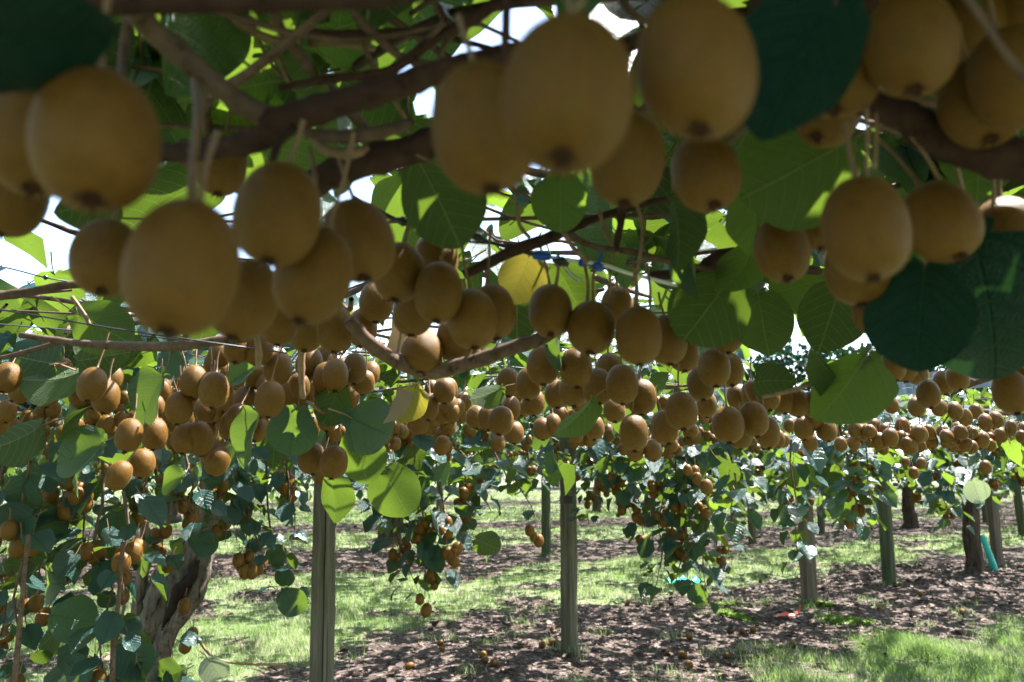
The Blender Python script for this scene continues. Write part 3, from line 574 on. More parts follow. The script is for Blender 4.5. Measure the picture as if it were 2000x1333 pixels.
# ------------------------------------------------------------ fruit templates
def fruit_profile(seg, rows, sq=1.0):
    V = []; T = []
    for i in range(rows+1):
        t = math.pi*i/rows; z = math.cos(t); r_ = abs(math.sin(t))**.84
        zz = .5*(1 if z >= 0 else -1)*abs(z)**.93; rad = .405*r_*(1-.035*z)
        for k in range(seg):
            a = 2*math.pi*k/seg; q = rad*(1+.018*math.cos(2*a+.4)); V.append((q*math.cos(a), q*math.sin(a), zz))
    for i in range(rows):
        for k in range(seg):
            a = i*seg+k; b = i*seg+(k+1) % seg; c_ = a+seg; d_ = b+seg
            if i > 0: T.append((a, c_, b))
            if i < rows-1: T.append((b, c_, d_))
    return V, T
def calyx_geo(n=9, seed=0):
    rg = random.Random(seed); V = []; T = []
    for k in range(14):
        a = 2*math.pi*k/14; q_ = .125+.02*math.sin(k*2.3); V.append((q_*math.cos(a), q_*math.sin(a), -.470))
    V.append((0, 0, -.525))
    for k in range(14): T.append((k, 14, (k+1) % 14))
    for k in range(n):
        a = 2*math.pi*k/n+rg.uniform(-.2, .2); b = len(V); r1 = rg.uniform(.06, .15); w_ = .03
        c1, s1 = math.cos(a), math.sin(a)
        V += [(.03*c1-w_*s1, .03*s1+w_*c1, -.50), (.03*c1+w_*s1, .03*s1-w_*c1, -.50), (r1*c1, r1*s1, -.545-rg.uniform(0, .03)), (.05*c1, .05*s1, -.535)]
        T += [(b, b+1, b+2), (b, b+3, b+1), (b+1, b+3, b+2), (b, b+2, b+3)]
    return V, T
def stalk_geo(h, bend, seed=0):
    V, Fq = tube([(0, 0, .475), (.01, 0, .50+h*.15), (bend*.4, .02, .5+h*.55), (bend, 0, .5+h)], [.06, .026, .024, .03], 5, 3, cap=False, seed=seed)
    T = []
    for q in Fq: T += [(q[0], q[1], q[2]), (q[0], q[2], q[3])]
    return [tuple(v) for v in V], T
g = NT('kiwi fuzz'); p_ = g.pr((.20, .10, .03), .6, .05); t = g.n('BsdfTranslucent'); t.inputs[0].default_value = (.50, .32, .14, 1); mx = g.n('MixShader'); mx.inputs[0].default_value = .45; g.l(p_, mx.inputs[1]); g.l(t.outputs[0], mx.inputs[2]); M_FUZZ = g.done(mx.outputs[0])
def fuzzy(seg, rows, n, h, wd):
    V, T = fruit_profile(seg, rows); V = np.array(V, float); T = np.array(T)
    A, B, C_ = V[T[:, 0]], V[T[:, 1]], V[T[:, 2]]; cr = np.cross(B-A, C_-A); ar = np.linalg.norm(cr, axis=1); nn_ = cr/np.maximum(ar, 1e-9)[:, None]
    k = RNG.choice(len(T), n, p=ar/ar.sum()); u = RNG.random(n); v_ = RNG.random(n); f_ = u+v_ > 1; u[f_] = 1-u[f_]; v_[f_] = 1-v_[f_]
    Pp = A[k]+(B[k]-A[k])*u[:, None]+(C_[k]-A[k])*v_[:, None]; N_ = nn_[k]; sgn = np.sign((N_*Pp).sum(1)); N_ = N_*sgn[:, None]
    D_ = N_+RNG.normal(0, .45, (n, 3)); D_ /= np.linalg.norm(D_, axis=1)[:, None]; S_ = np.cross(D_, RNG.normal(0, 1, (n, 3))); S_ /= np.linalg.norm(S_, axis=1)[:, None]
    hh = h*RNG.uniform(.5, 1.2, n)[:, None]; b = len(V)
    HV = np.stack([Pp-S_*wd/2, Pp+S_*wd/2, Pp+D_*hh], 1).reshape(-1, 3); HT = b+np.arange(3*n).reshape(-1, 3)
    return mesh('fruit_body', np.concatenate([V, HV]), np.concatenate([T, HT]), [M_KIWI, M_FUZZ], midx=np.concatenate([np.zeros(len(T)), np.ones(n)]))
BODY_HI = [fuzzy(36, 24, 14000, .020, .0022)]
BODY_MD = fuzzy(20, 14, 3500, .024, .0045)
CALYX = [mesh('calyx', *[np.array(a) for a in calyx_geo(9, s)], M_CALYX, smooth=False) for s in range(3)]
STALKS = [mesh('stalk', *[np.array(a) for a in stalk_geo(h, b_, s)], M_TWIG) for s, (h, b_) in enumerate([(.55, .1), (.8, -.15), (1.1, .2), (.7, .0)])]
def merged(parts):
    V = []; T = []; MI = []
    for (v_, t_), mi in parts:
        b_ = len(V); V += [tuple(p) for p in v_]; T += [tuple(i+b_ for i in t) for t in t_]; MI += [mi]*len(t_)
    return np.array(V, float), np.array(T), None, np.array(MI)
def mini_calyx():
    V = [(.12*math.cos(a), .12*math.sin(a), -.468) for a in [0, 1.26, 2.51, 3.77, 5.03]]+[(0, 0, -.55)]
    return V, [(k, 5, (k+1) % 5) for k in range(5)]
TPL_SMALL = merged([(fruit_profile(12, 8), 0), (mini_calyx(), 1), (stalk_geo(.6, .1), 2)])
TPL_TINY = merged([(fruit_profile(8, 5), 0), (mini_calyx(), 1)])
ME_SMALL = mesh('kiwifruit', TPL_SMALL[0], TPL_SMALL[1], [M_KIWI, M_CALYX, M_TWIG], midx=TPL_SMALL[3])

# rank by size in the picture; the largest 300 are things of their own
def score(f):
    a, b, d = proj(f[0])
    if d < .1 or a < -80 or a > 2080 or b > 1380 or b < -120: return 0
    return f[2]*F/d
for f in FRUIT: f.append(score(f))
kept = FRUIT[:]
kept.sort(key=lambda f: -(f[5]+(500 if f[4] else 0)))
IND, REST = kept[:300], kept[300:]
ORD = ['leftmost', 'second from left', 'third from left', 'fourth from left', 'fifth from left', 'sixth from left', 'seventh from left', 'eighth from left', 'ninth from left', 'tenth from left',
       'eleventh from left', 'twelfth from left', 'thirteenth from left', 'fourteenth from left', 'fifteenth from left', 'sixteenth from left', 'seventeenth from left', 'eighteenth from left', 'nineteenth from left', 'twentieth from left']
ZONES = [((-200, 500, -300, 470), 'the blurred fruit at the top left'), ((-200, 760, 470, 680), 'the fruit packed behind the large left bunch'), ((700, 1030, 400, 740), 'the bunch between the wire and the grey branch'),
 ((1030, 1360, 540, 700), 'the centre bunch below the blue clips'), ((1400, 2200, -300, 300), 'the shaded fruit at the top right'), ((1360, 2200, 300, 690), 'the fruit round the tall one at right'),
 ((-200, 240, 680, 900), 'the fruit at the left edge above the teal leaves'), ((240, 460, 680, 800), 'the fruit under the left horizontal cane'), ((460, 560, 680, 900), 'the fruit left of the dark teal leaf'), ((560, 740, 640, 800), 'the fruit below the shiny shouldered kiwi'), ((560, 760, 800, 1000), 'the fruit over the square post'),
 ((240, 460, 800, 900), 'the fruit just above the gnarled trunk'), ((-200, 260, 900, 1060), 'the fruit in the upper left curtain of leaves'), ((260, 580, 900, 1120), 'the fruit round the top of the gnarled trunk'), ((-200, 260, 1060, 1500), 'the fruit in the lower left shoots'), ((260, 600, 1120, 1500), 'the fruit beside the gnarled trunk foot'),
 ((740, 860, 700, 830), 'the fruit round the yellow leaf'), ((860, 960, 700, 900), 'the fruit right of the yellow leaf'), ((960, 1090, 700, 780), 'the upper fruit left of the pale slanting leaf'), ((960, 1110, 780, 900), 'the fruit just above the centre post'), ((1090, 1200, 690, 780), 'the fruit hanging under the centre bunch'), ((1110, 1200, 780, 900), 'the fruit right of the pale slanting leaf'),
 ((1200, 1360, 690, 790), 'the fruit right below the plump centre kiwi'), ((1200, 1360, 790, 910), 'the low fruit left of the pale trio'), ((1360, 1460, 690, 800), 'the fruit between the drooping leaf and the trio'), ((1360, 1540, 800, 910), 'the fruit round the low trio'), ((1460, 1580, 690, 800), 'the fruit left of the folded heart shaped leaf'), ((1580, 1700, 690, 860), 'the fruit behind the folded heart shaped leaf'),
 ((1540, 1600, 800, 860), 'the fruit left below the folded leaf'), ((1700, 1810, 690, 840), 'the fruit at the left end of the grey beam'), ((1810, 1900, 690, 840), 'the fruit in front of the grey beam'), ((1900, 2200, 690, 840), 'the fruit at the right end of the grey beam'),
 ((1540, 1700, 860, 1100), 'the fruit over the brown post'), ((1700, 1800, 840, 1100), 'the fruit over the mossy post'), ((1800, 2200, 840, 1100), 'the fruit above the turquoise sleeve'),
 ((600, 900, 830, 1200), 'the shoots right of the square post'), ((900, 1110, 860, 1200), 'the shoots left of the centre post'), ((1110, 1300, 860, 1200), 'the left half of the low leaf curtain'), ((1300, 1540, 860, 1300), 'the right half of the low leaf curtain')]
zone_of = {}
for k, f in enumerate(IND):
    a, b, d = proj(f[0]); z_ = next((t for (q, t) in ZONES if q[0] <= a < q[1] and q[2] <= b < q[3]), 'the fruit at the picture edge')
    zone_of.setdefault(z_, []).append((a, k))
labels = {}
for t, lst in zone_of.items():
    t2 = t.replace('the fruit ', '')
    if t2.startswith('the '): t2 = 'in '+t2
    m_ = max(1, math.ceil(len(lst)/18)); rows_ = sorted(lst, key=lambda q: proj(IND[q[1]][0])[1]); step = math.ceil(len(rows_)/m_)
    nm_ = {1: [''], 2: ['upper row, ', 'lower row, '], 3: ['upper row, ', 'middle row, ', 'lower row, ']}.get(m_, ['top row, ', 'second row, ', 'third row, ', 'fourth row, ', 'fifth row, ', 'sixth row, ', 'lowest row, '])
    for r_ in range(m_):
        for i_, (a, k) in enumerate(sorted(rows_[r_*step:(r_+1)*step])): labels[k] = f"kiwifruit, {nm_[min(r_, len(nm_)-1)]}{ORD[min(i_, 19)]}, {t2}"
GRP = 'brown kiwifruit hanging from the vines'
for k, f in enumerate(IND):
    pos, q, L, st, lab, sc = f; s = sc
    lab = lab or labels[k]
    Mx = Matrix.LocRotScale(pos, q, (L, L, L))
    if s > 40:
        root = empty('kiwifruit', pos); root.rotation_mode = 'QUATERNION'; root.rotation_quaternion = q; root.scale = (L*random.uniform(.92, 1.08), L*random.uniform(.92, 1.08), L)
        tag(root, lab, 'kiwifruit', GRP)
        for nm, me in (('fruit_body', BODY_HI[0] if s > 90 else BODY_MD), ('calyx', CALYX[k % 3]), ('stalk', STALKS[k % 4])):
            o = bpy.data.objects.new(nm, me); COL.objects.link(o); o.parent = root
    else:
        o = link('kiwifruit', ME_SMALL, None, Mx); tag(o, lab, 'kiwifruit', GRP)
NR = [f for f in REST if f[5] > 22]; FR = [f for f in REST if f[5] <= 22]
for lst, tp, mt, lb in ((NR, TPL_SMALL, [M_KIWI, M_CALYX, M_TWIG], 'many middle sized brown kiwifruit packed in bunches behind the nearer ones'), (FR, TPL_TINY, [M_KIWI, M_CALYX], 'mass of tiny brown kiwifruit hanging in bunches all over the farther vines')):
    Mr = np.array([np.array(Matrix.LocRotScale(f[0], f[1], (f[2],)*3))[:3] for f in lst])
    tag(join('distant_kiwifruit', tp, Mr, mt), lb, 'kiwifruit')

# ------------------------------------------------------------ canes by eye: (vine, [(px,py,d)...], radius px list, material, seg, rough, label)
def cane(v, pts, r, mat, seg=9, rough=.06, knob=.18, lab=None, name='cane'):
    P_ = [at(*p) for p in pts]; rr = [q*p[2]/F for q, p in zip(r if isinstance(r, list) else [r]*len(pts), pts)]
    g_ = Geo(); g_.add(*tube(P_, rr, seg, 6, rough=rough, seed=pts[0][0], knob=knob))
    o = g_.build(name, [mat], v['root'])
    if lab: o['label'] = lab
    return o
cane(V_NEAR, [(-60, 22, .42), (200, 8, .42), (450, 2, .43), (700, -8, .45), (900, -30, .5)], [26, 22, 22, 24, 20], M_CANE_D, 12)
cane(V_NEAR, [(235, -30, .50), (290, 50, .54), (390, 140, .56), (460, 195, .57), (530, 235, .58)], [24, 24, 22, 21, 24], M_CANE, 12)
cane(V_NEAR, [(250, 30, .6), (240, 120, .58), (235, 170, .5)], 9, M_CANE)
cane(V_NEAR, [(520, 245, .58), (620, 215, .57), (740, 180, .56), (850, 145, .56), (960, 115, .58), (1060, 90, .6)], [30, 27, 25, 24, 22, 20], M_CANE_D, 12)
cane(V_NEAR, [(545, 225, .58), (520, 265, .585), (440, 288, .6), (330, 300, .62), (230, 300, .65)], [28, 26, 20, 18, 16], M_CANE_D, 12)
cane(V_NEAR, [(560, 400, .72), (640, 345, .71), (740, 310, .7), (850, 275, .72), (990, 230, .78)], [24, 28, 30, 26, 20], M_CANE_D, 12, .12)
cane(V_NEAR, [(600, 262, .64), (680, 268, .64), (760, 255, .66), (800, 240, .7)], [12, 14, 12, 9], M_CANE)
cane(V_NEAR, [(605, 265, .64), (640, 295, .64), (690, 300, .64), (715, 288, .65)], [9, 9, 10, 8], M_TWIG)
cane(V_NEAR, [(665, -20, .7), (700, 35, .7), (740, 75, .7), (790, 115, .7), (850, 128, .7)], [10, 9, 9, 8, 7], M_CANE)
cane(V_NEAR, [(590, 60, .75), (680, 66, .75), (770, 62, .75), (840, 66, .75), (960, 95, .75)], [6, 7, 7, 7, 5], M_CANE_D)
cane(V_NEAR, [(545, 172, .7), (640, 155, .7), (760, 138, .7), (850, 75, .68), (930, 35, .66), (1010, -30, .66)], [6, 8, 9, 11, 12, 12], M_CANE_D)
cane(V_NEAR, [(840, -20, .7), (860, 25, .7), (885, 60, .7), (860, 110, .7), (850, 230, .72)], [7, 8, 7, 5, 4], M_CANE)
cane(V_NEAR, [(400, -10, .8), (480, 55, .8), (560, 85, .8), (640, 82, .8), (730, 95, .85)], [9, 9, 8, 8, 6], M_TWIG)
cane(V_NEAR, [(530, 80, .8), (555, 140, .8), (575, 175, .8)], 5, M_TWIG)
cane(V_NEAR, [(700, 50, .8), (715, 100, .8), (735, 140, .8), (800, 245, .8)], 5, M_TWIG)
cane(V_NEAR, [(990, -20, .5), (988, 60, .5), (985, 110, .5), (982, 150, .5)], [9, 9, 8, 8], M_CANE_D)
cane(V_NEAR, [(1200, -20, .6), (1240, 30, .6), (1300, 60, .65)], [8, 7, 6], M_CANE)
cane(V_NEAR, [(380, 150, .57), (386, 220, .45), (378, 310, .42), (375, 395, .41)], [8, 8, 8, 11], M_TWIG, name='fruit_stalk')
cane(V_NEAR, [(575, 250, .56), (545, 280, .55), (534, 310, .54), (532, 335, .54)], [10, 8, 8, 9], M_CANE_D, name='fruit_stalk')
cane(V_NEAR, [(605, 290, .62), (612, 320, .6), (616, 360, .58)], [4, 4, 5], M_TWIG, name='fruit_stalk')
cane(V_NEAR, [(700, 250, .7), (1010, 395, .7)], 2, M_TWIG)
cane(V_NEAR, [(905, 538, 1.0), (1000, 492, 1.0), (1080, 462, 1.0), (1150, 432, 1.02), (1260, 398, 1.05), (1360, 380, 1.1)], [9, 12, 12, 8, 7, 6], M_CANE_D)
cane(V_NEAR, [(680, 625, 1.1), (720, 668, 1.12), (770, 705, 1.14), (830, 726, 1.16), (900, 715, 1.16), (1000, 680, 1.15), (1060, 660, 1.15), (1100, 640, 1.15), (1180, 600, 1.25)], [12, 15, 13, 14, 15, 14, 13, 10, 8], M_CANE, 11, .1)
cane(V_NEAR, [(1100, 455, .95), (1125, 490, .95), (1150, 512, .95)], [5, 5, 6], M_TWIG)
cane(V_NEAR, [(1105, 455, 1.0), (1160, 482, 1.0), (1230, 492, 1.0), (1330, 515, 1.0), (1440, 538, 1.05)], [7, 6, 6, 6, 5], M_CANE)
cane(V_NEAR, [(1215, 395, 1.0), (1212, 440, 1.0), (1203, 485, 1.0)], [9, 7, 6], M_CANE_D)
cane(V_NEAR, [(1170, 410, 1.0), (1185, 460, 1.0), (1210, 500, 1.0)], 4, M_TWIG)
cane(V_NEAR, [(1240, 390, .98), (1255, 440, .98), (1250, 500, .98), (1235, 560, .98)], 4, M_TWIG)
cane(V_NEAR, [(1010, 395, .95), (1015, 440, .95), (1035, 465, .95)], 4, M_TWIG)
cane(V_NEAR, [(1270, 540, 1.1), (1360, 530, 1.1), (1420, 500, 1.1), (1500, 520, 1.1), (1600, 530, 1.15)], [9, 12, 16, 9, 8], M_CANE_D)
cane(V_NEAR, [(1680, 200, .6), (1760, 225, .6), (1830, 265, .6), (1930, 300, .58), (2060, 330, .56)], [22, 28, 38, 42, 44], M_CANE_D, 12, .1)
cane(V_NEAR, [(1870, -30, .36), (1920, 40, .36), (1960, 100, .36), (2010, 160, .36)], [7, 6, 6, 9], M_CANE)
cane(V_NEAR, [(1470, 0, .6), (1600, 20, .6), (1760, -20, .6)], [22, 24, 26], M_CANE_D, 12)
for (a, b, c_, e, d) in [(1090, 495, 1085, 560, 1.0), (1142, 515, 1148, 590, 1.0), (1190, 500, 1188, 575, 1.02), (1238, 520, 1240, 600, .98), (1262, 515, 1270, 600, 1.0), (1692, 205, 1690, 350, .52), (1710, 220, 1707, 330, .56), (1936, 330, 1940, 400, .72), (1140, 0, 1110, 30, .32), (1360, -20, 1360, 0, .38), (905, 545, 905, 585, .98), (945, 515, 950, 570, 1.0), (1210, 400, 1225, 370, .6), (860, 500, 865, 525, .95), (1780, 265, 1835, 350, .6)]:
    cane(V_NEAR, [(a, b, d), ((a+c_)/2+3, (b+e)/2, d), (c_, e, d)], [4*.9/d**.5, 3*.9/d**.5, 4.5*.9/d**.5], M_TWIG, 6, name='fruit_stalk')
cane(V_LEFT, [(-40, 585, 1.3), (60, 570, 1.3), (150, 556, 1.3), (260, 560, 1.35), (420, 600, 1.45)], [8, 9, 8, 8, 7], M_CANE, 9)
cane(V_LEFT, [(40, 655, 1.5), (150, 670, 1.5), (260, 677, 1.48), (350, 676, 1.46), (450, 664, 1.45), (600, 655, 1.5)], [6, 7, 9, 10, 9, 7], M_CANE, 9)
cane(V_LEFT, [(120, 668, 1.5), (0, 700, 1.6), (-60, 690, 1.6)], 5, M_CANE)
cane(V_LEFT, [(80, 430, 1.2), (130, 450, 1.2), (165, 470, 1.2), (180, 560, 1.25)], [4, 5, 7, 5], M_CANE_D)
cane(V_LEFT, [(140, 580, 1.4), (165, 615, 1.4), (175, 635, 1.4)], 4, M_TWIG); cane(V_LEFT, [(590, 660, 1.4), (588, 720, 1.4), (592, 780, 1.4)], [8, 7, 5], M_TWIG)
cane(V_LEFT, [(500, 650, 1.2), (506, 690, 1.2), (503, 722, 1.2)], [4, 7, 5], M_TWIG)
cane(V_LEFT, [(55, 1045, 2.4), (45, 1150, 2.4), (35, 1260, 2.4), (25, 1360, 2.4)], [4, 4, 5, 5], M_CANE); cane(V_LEFT, [(240, 1060, 2.6), (232, 1170, 2.6), (222, 1250, 2.6), (218, 1360, 2.6)], [4, 4, 5, 5], M_CANE)
cane(V_LEFT, [(-20, 1215, 3.6), (50, 1165, 3.6), (140, 1130, 3.6)], 8, M_CANE)
cane(V_LEFT, [(600, 785, 1.5), (640, 810, 1.6), (700, 815, 1.7)], 3, M_TWIG)
cane(V_LEFT, [(380, 1240, 3.0), (430, 1290, 3.0), (560, 1300, 3.1)], 2.5, M_TWIG)
cane(V_TEAL, [(1900, 745, 2.6), (1850, 765, 2.8), (1990, 720, 2.4)], 6, M_CANE); cane(V_TEAL, [(1800, 785, 4), (1880, 800, 4.2), (1990, 810, 4.4)], 5, M_CANE)
cane(V_NEAR, [(1730, 688, 1.0), (1700, 705, 1.0), (1682, 722, 1.0)], 4, M_TWIG, name='petiole'); cane(V_NEAR, [(1490, 775, 1.05), (1540, 765, 1.02), (1600, 745, 1.02)], [4, 4, 4], M_TWIG)

# random canes woven through the roof
for k in range(380):
    y_ = random.uniform(.4, 14) if k > 50 else random.uniform(.3, 2.5); x_ = random.uniform(-.7, .7)*y_; 
    v = VINES[nearest_vine(np.array([[x_, y_, 0]]))[0]]; a = random.uniform(0, 6.28); L = random.uniform(.5, 1.4) if y_ > 2.5 else random.uniform(.25, .8); z_ = random.uniform(1.82, 2.05)
    pts = [(x_+math.cos(a+q*.5)*L*q-L*.5*math.cos(a), y_+math.sin(a+q*.5)*L*q-L*.5*math.sin(a), z_+random.uniform(-.03, .03)) for q in (0, .33, .66, 1)]
    if any(gap(*[np.array(t) for t in proj(p)]) for p in pts): continue
    r0 = random.choice([.003, .004, .006, .009]); v['canes'].add(*tube(pts, [r0, r0, r0*.8, r0*.5], 5, 3, rough=.1, seed=k, cap=False))
for v in VINES:
    if v['canes'].n: tag(v['canes'].build('twigs', [M_CANE], v['root']), kind='stuff')

# ------------------------------------------------------------ leaves: the largest of each vine as parts, the rest joined
for k, v in enumerate(VINES):
    idx = np.where(vi == k)[0]
    Ms = list(LM[idx]); Ms += [np.array(m)[:3] for m in VL[k]]
    Ms = np.array(Ms)
    if len(Ms) == 0: continue
    s_ = np.linalg.norm(Ms[:, :, 1], axis=1); a, b, d = projN(Ms[:, :, 3])
    sc = np.where((d > .2) & (a > -60) & (a < 2060) & (b > -60) & (b < 1400), s_/np.maximum(d, .1), 0)
    low = Ms[:, 2, 3] < 1.84; sc = sc*np.where(low, 1.3, 1)
    o_ = np.argsort(-sc); top = [i_ for i_ in o_[:298-v['n']] if sc[i_]*F > 8]; rest = np.setdiff1d(np.arange(len(Ms)), top)
    for i_ in top:
        m = np.eye(4); m[:3] = Ms[i_]
        link('leaf', (ME_BIG if sc[i_]*F > 90 else ME_MID)[int(i_) % 5], v['root'], Matrix(m.tolist()))
    dr = d[rest]; nearm = (dr < 5) & (dr > 0) & (sc[rest] > 0)
    for q in range(3):
        pass
    groups = [(TPL_MID[q], rest[nearm][q::5]) for q in range(5)]+[(TPL_LOW[q], rest[~nearm][q::3]) for q in range(3)]
    # one joined part per vine
    Vs, Ts, Us, Rn, MI_, off = [], [], [], [], [], 0
    for tpl, ii in groups:
        if len(ii) == 0: continue
        A = Ms[ii]; P_ = np.einsum('nij,vj->nvi', A[:, :, :3], tpl[0])+A[:, None, :, 3]-np.array(v['root'].location)
        Vs.append(P_.reshape(-1, 3)); Ts.append((tpl[1][None]+(np.arange(len(ii))*len(tpl[0]))[:, None, None]).reshape(-1, 3)+off)
        Us.append(np.tile(tpl[2], (len(ii), 1))); Rn.append(np.repeat(RNG.random(len(ii)), len(tpl[0]))); MI_.append(np.tile(tpl[3], len(ii))); off += len(Vs[-1])
    if Vs:
        me = mesh('foliage', np.concatenate(Vs), np.concatenate(Ts), TMAT, uv=np.concatenate(Us), midx=np.concatenate(MI_), attr={'rnd': np.concatenate(Rn)})
        tag(link('foliage', me, v['root']), kind='stuff')

# ------------------------------------------------------------ trunks
def trunk(v, pts, rad, seg=22, sub=8, ridge=.10, rough=.06, mat=M_BARK, name='trunk'):
    g_ = Geo(); g_.add(*tube(pts, rad, seg, sub, rough=rough, ridge=ridge, seed=pts[0][0])); return g_.build(name, [mat], v['root'])
D = 4.5; k_ = D/F
trunk(V_LEFT, [at(280, 1430, D), at(292, 1340, D), at(298, 1260, D), at(318, 1190, D), at(352, 1120, D), at(388, 1060, D), at(408, 1000, D), at(418, 930, D), at(410, 830, D+.1)], [q*k_ for q in (42, 34, 31, 40, 43, 30, 26, 22, 16)], 30, 12, .15, .08)
# the hollow and the strand of live wood beside it
g_ = Geo(); g_.add(*tube([at(318, 1230, D-.12), at(345, 1165, D-.15), at(372, 1130, D-.16), at(388, 1095, D-.11)], [q*k_ for q in (4, 11, 10, 3)], 9, 5, rough=.3, seed=4)); g_.build('hollow', [M_HOLLOW], V_LEFT['root'])  # dark raised tube, painted for the shade inside the hollow
trunk(V_LEFT, [at(310, 1290, D-.06), at(335, 1225, D-.10), at(372, 1180, D-.12), at(392, 1130, D-.10), at(402, 1070, D-.04), at(405, 1000, D)], [q*k_ for q in (16, 18, 16, 14, 15, 12)], 12, 8, .12, .1, name='live_strand')
trunk(V_LEFT, [at(268, 1420, D), at(265, 1260, D), at(272, 1180, D), at(282, 1080, D), at(280, 960, D), at(240, 850, D)], [q*k_ for q in (14, 13, 12, 10, 9, 7)], 12, 6, name='side_stem')
trunk(V_LEFT, [at(340, 1020, D+.2), at(335, 960, D+.2), at(300, 850, D+.2)], [q*k_ for q in (16, 14, 10)], 12, 6, name='side_stem')
def simple_trunk(v, px, py0, py1, w, lean=0):
    x_, y_ = gpt(px, py0); d = proj((x_, y_, 0))[2]; r_ = w/2*d/F; zt = 1.86
    trunk(v, [(x_-.02, y_, -.05), (x_+.01, y_, .12), (x_+lean*.3, y_, .6), (x_+lean*.5+.04, y_+.03, 1.1), (x_+lean, y_, 1.5), (x_+lean+.1, y_+.1, zt)], [r_*1.9, r_*1.15, r_, r_*.85, r_*.8, r_*.5], 18, 8, .13, .10, M_BARKD)
    for s_ in (-1, 1): trunk(v, [(x_+lean, y_, 1.45), (x_+lean+s_*.35, y_+s_*.25, 1.8), (x_+lean+s_*1.2, y_+s_*.9, 1.88)], [r_*.6, r_*.4, r_*.3], 10, 5, name='arm')
simple_trunk(V_TEAL, 1905, 1128, 960, 29, -.02); simple_trunk(V_MID, 758, 1066, 960, 38, .25); simple_trunk(V_F1, 1443, 1012, 950, 20, .1); simple_trunk(V_F2, 1778, 1032, 960, 22, -.05)
simple_trunk(V_F3, 1165, 1003, 950, 14, .05); simple_trunk(V_F4, 130, 1012, 950, 26, .2); simple_trunk(V_RIGHT, 1268, 1030, 950, 22, .1)
cv = (V_TEAL, )
# turquoise sleeve leaning on the right-hand trunk
x_, y_ = gpt(1922, 1118); g_ = Geo(); g_.add(*tube([(x_+.05, y_-.18, .02), (x_+.0, y_-.16, .25), (x_-.05, y_-.10, .50)], [.045, .042, .036], 10, 4, rough=.12, seed=3, cap=False))
tag(g_.build('trunk_sleeve', [M_TEAL]), 'turquoise plastic sleeve leaning on the dark trunk at the far right', 'plastic sleeve')

# ------------------------------------------------------------ posts
POSTS = []
def post(px, pybase, wpx, mat, label, square=True, depth=None, lean=0, rot=.5, band=False, plate=False, groove=False, top=1.9):
    if depth: p = at(px, pybase, depth); x_, y_ = p.x, p.y
    else: x_, y_ = gpt(px, pybase)
    d = proj((x_, y_, 0))[2]; w_ = wpx*d/F; POSTS.append((x_, y_)); root = empty('trellis_post', (x_, y_, 0)); root.rotation_euler = (0, lean, rot if square else 0)
    tag(root, label, 'post', 'wooden trellis posts')
    g_ = Geo(); n = 4 if square else 14; hw = w_/2
    if square: hw = w_/2/(abs(math.cos(rot))+abs(math.sin(rot))); 
    rows = 12; V = []
    c_ = hw*.12
    out = [(hw, -hw+c_), (hw, hw-c_), (hw-c_, hw), (-hw+c_, hw), (-hw, hw-c_), (-hw, -hw+c_), (-hw+c_, -hw), (hw-c_, -hw)] if square else [(hw*math.cos(6.2832*k/16), hw*math.sin(6.2832*k/16)) for k in range(16)]
    if groove: out = out[:7]+[(-hw*.10, -hw), (-hw*.02, -hw+.012), (hw*.08, -hw)]+out[7:]
    m_ = len(out); rg = random.Random(px)
    for r_ in range(rows+1):
        z_ = -.1+(top+.1)*r_/rows; jx, jy = rg.uniform(-.002, .002), rg.uniform(-.002, .002)
        for (a, b) in out: V.append((a*(1+.03*(1-r_/rows))+jx, b*(1+.03*(1-r_/rows))+jy, z_))
    Fc = [(r_*m_+k, r_*m_+(k+1) % m_, (r_+1)*m_+(k+1) % m_, (r_+1)*m_+k) for r_ in range(rows) for k in range(m_)]+[tuple(rows*m_+k for k in range(m_))]
    g_.add(V, Fc); o = link('shaft', mesh('shaft', np.array(g_.V[0]), g_.F, [mat], smooth=False), root)
    if band:
        zb = at(px, 978, d).z; V = []; N_ = 20
        for z_ in (zb-.028, zb+.028):
            for k in range(N_): a = 6.2832*k/N_; V.append((hw*1.05*math.cos(a), hw*1.05*math.sin(a), z_))
        link('strap', mesh('strap', V, [(k, (k+1) % N_, N_+(k+1) % N_, N_+k) for k in range(N_)], [M_BLACK]), root)
        b_ = Geo(); b_.add(*boxg(-hw*.35, hw*.25, -hw*1.12, -hw*1.02, zb-.02, zb+.02)); b_.build('buckle', [M_BLACK], root, smooth=False, world=False)
    if plate:
        zp = at(px, 918, d).z; b_ = Geo(); b_.add(*boxg(-hw*.42, -hw*.02, -hw-.006, -hw+.01, zp-.09, zp+.16)); pl = b_.build('bracket', [M_STEEL], root, smooth=False, world=False)
        for zz in (-.06, .0, .06):
            s_ = Geo(); s_.add(*tube([(-hw*.22, -hw-.010, zp+zz), (-hw*.22, -hw-.004, zp+zz)], .006, 8, 1)); s_.build('screw', [M_BLACK], pl, world=False)
    return root
post(623, 1500, 55, M_POST, 'near square weathered post with a groove down its face, left of centre', True, 4.1, -.012, .30, groove=True)
post(1113, 1287, 33, M_POST, 'round grey post in the centre with a black strap and metal bracket', False, band=True, plate=True, lean=.0)
post(1582, 1184, 28, M_POSTB, 'square brown post standing beside the scraped hollow and red tape', True, rot=.25)
post(1738, 1149, 25, M_POSTG, 'mossy green round post right of the brown square post', False)
post(1950, 1113, 18, M_POSTB, 'thin dark post just right of the turquoise sleeve', True, rot=.2)
post(1067, 1084, 18, M_POSTG, 'round post with a mossy foot, second row, left behind the strapped centre post', False)
post(1470, 1062, 15, M_POST, 'straight round post alone in the gap right of the low leaf curtain', False)
post(1605, 1043, 13, M_POST, 'far slim post just right of the brown square post', False)
post(1677, 1037, 13, M_POST, 'far leaning post between the brown post and the mossy post', False, lean=-.09)
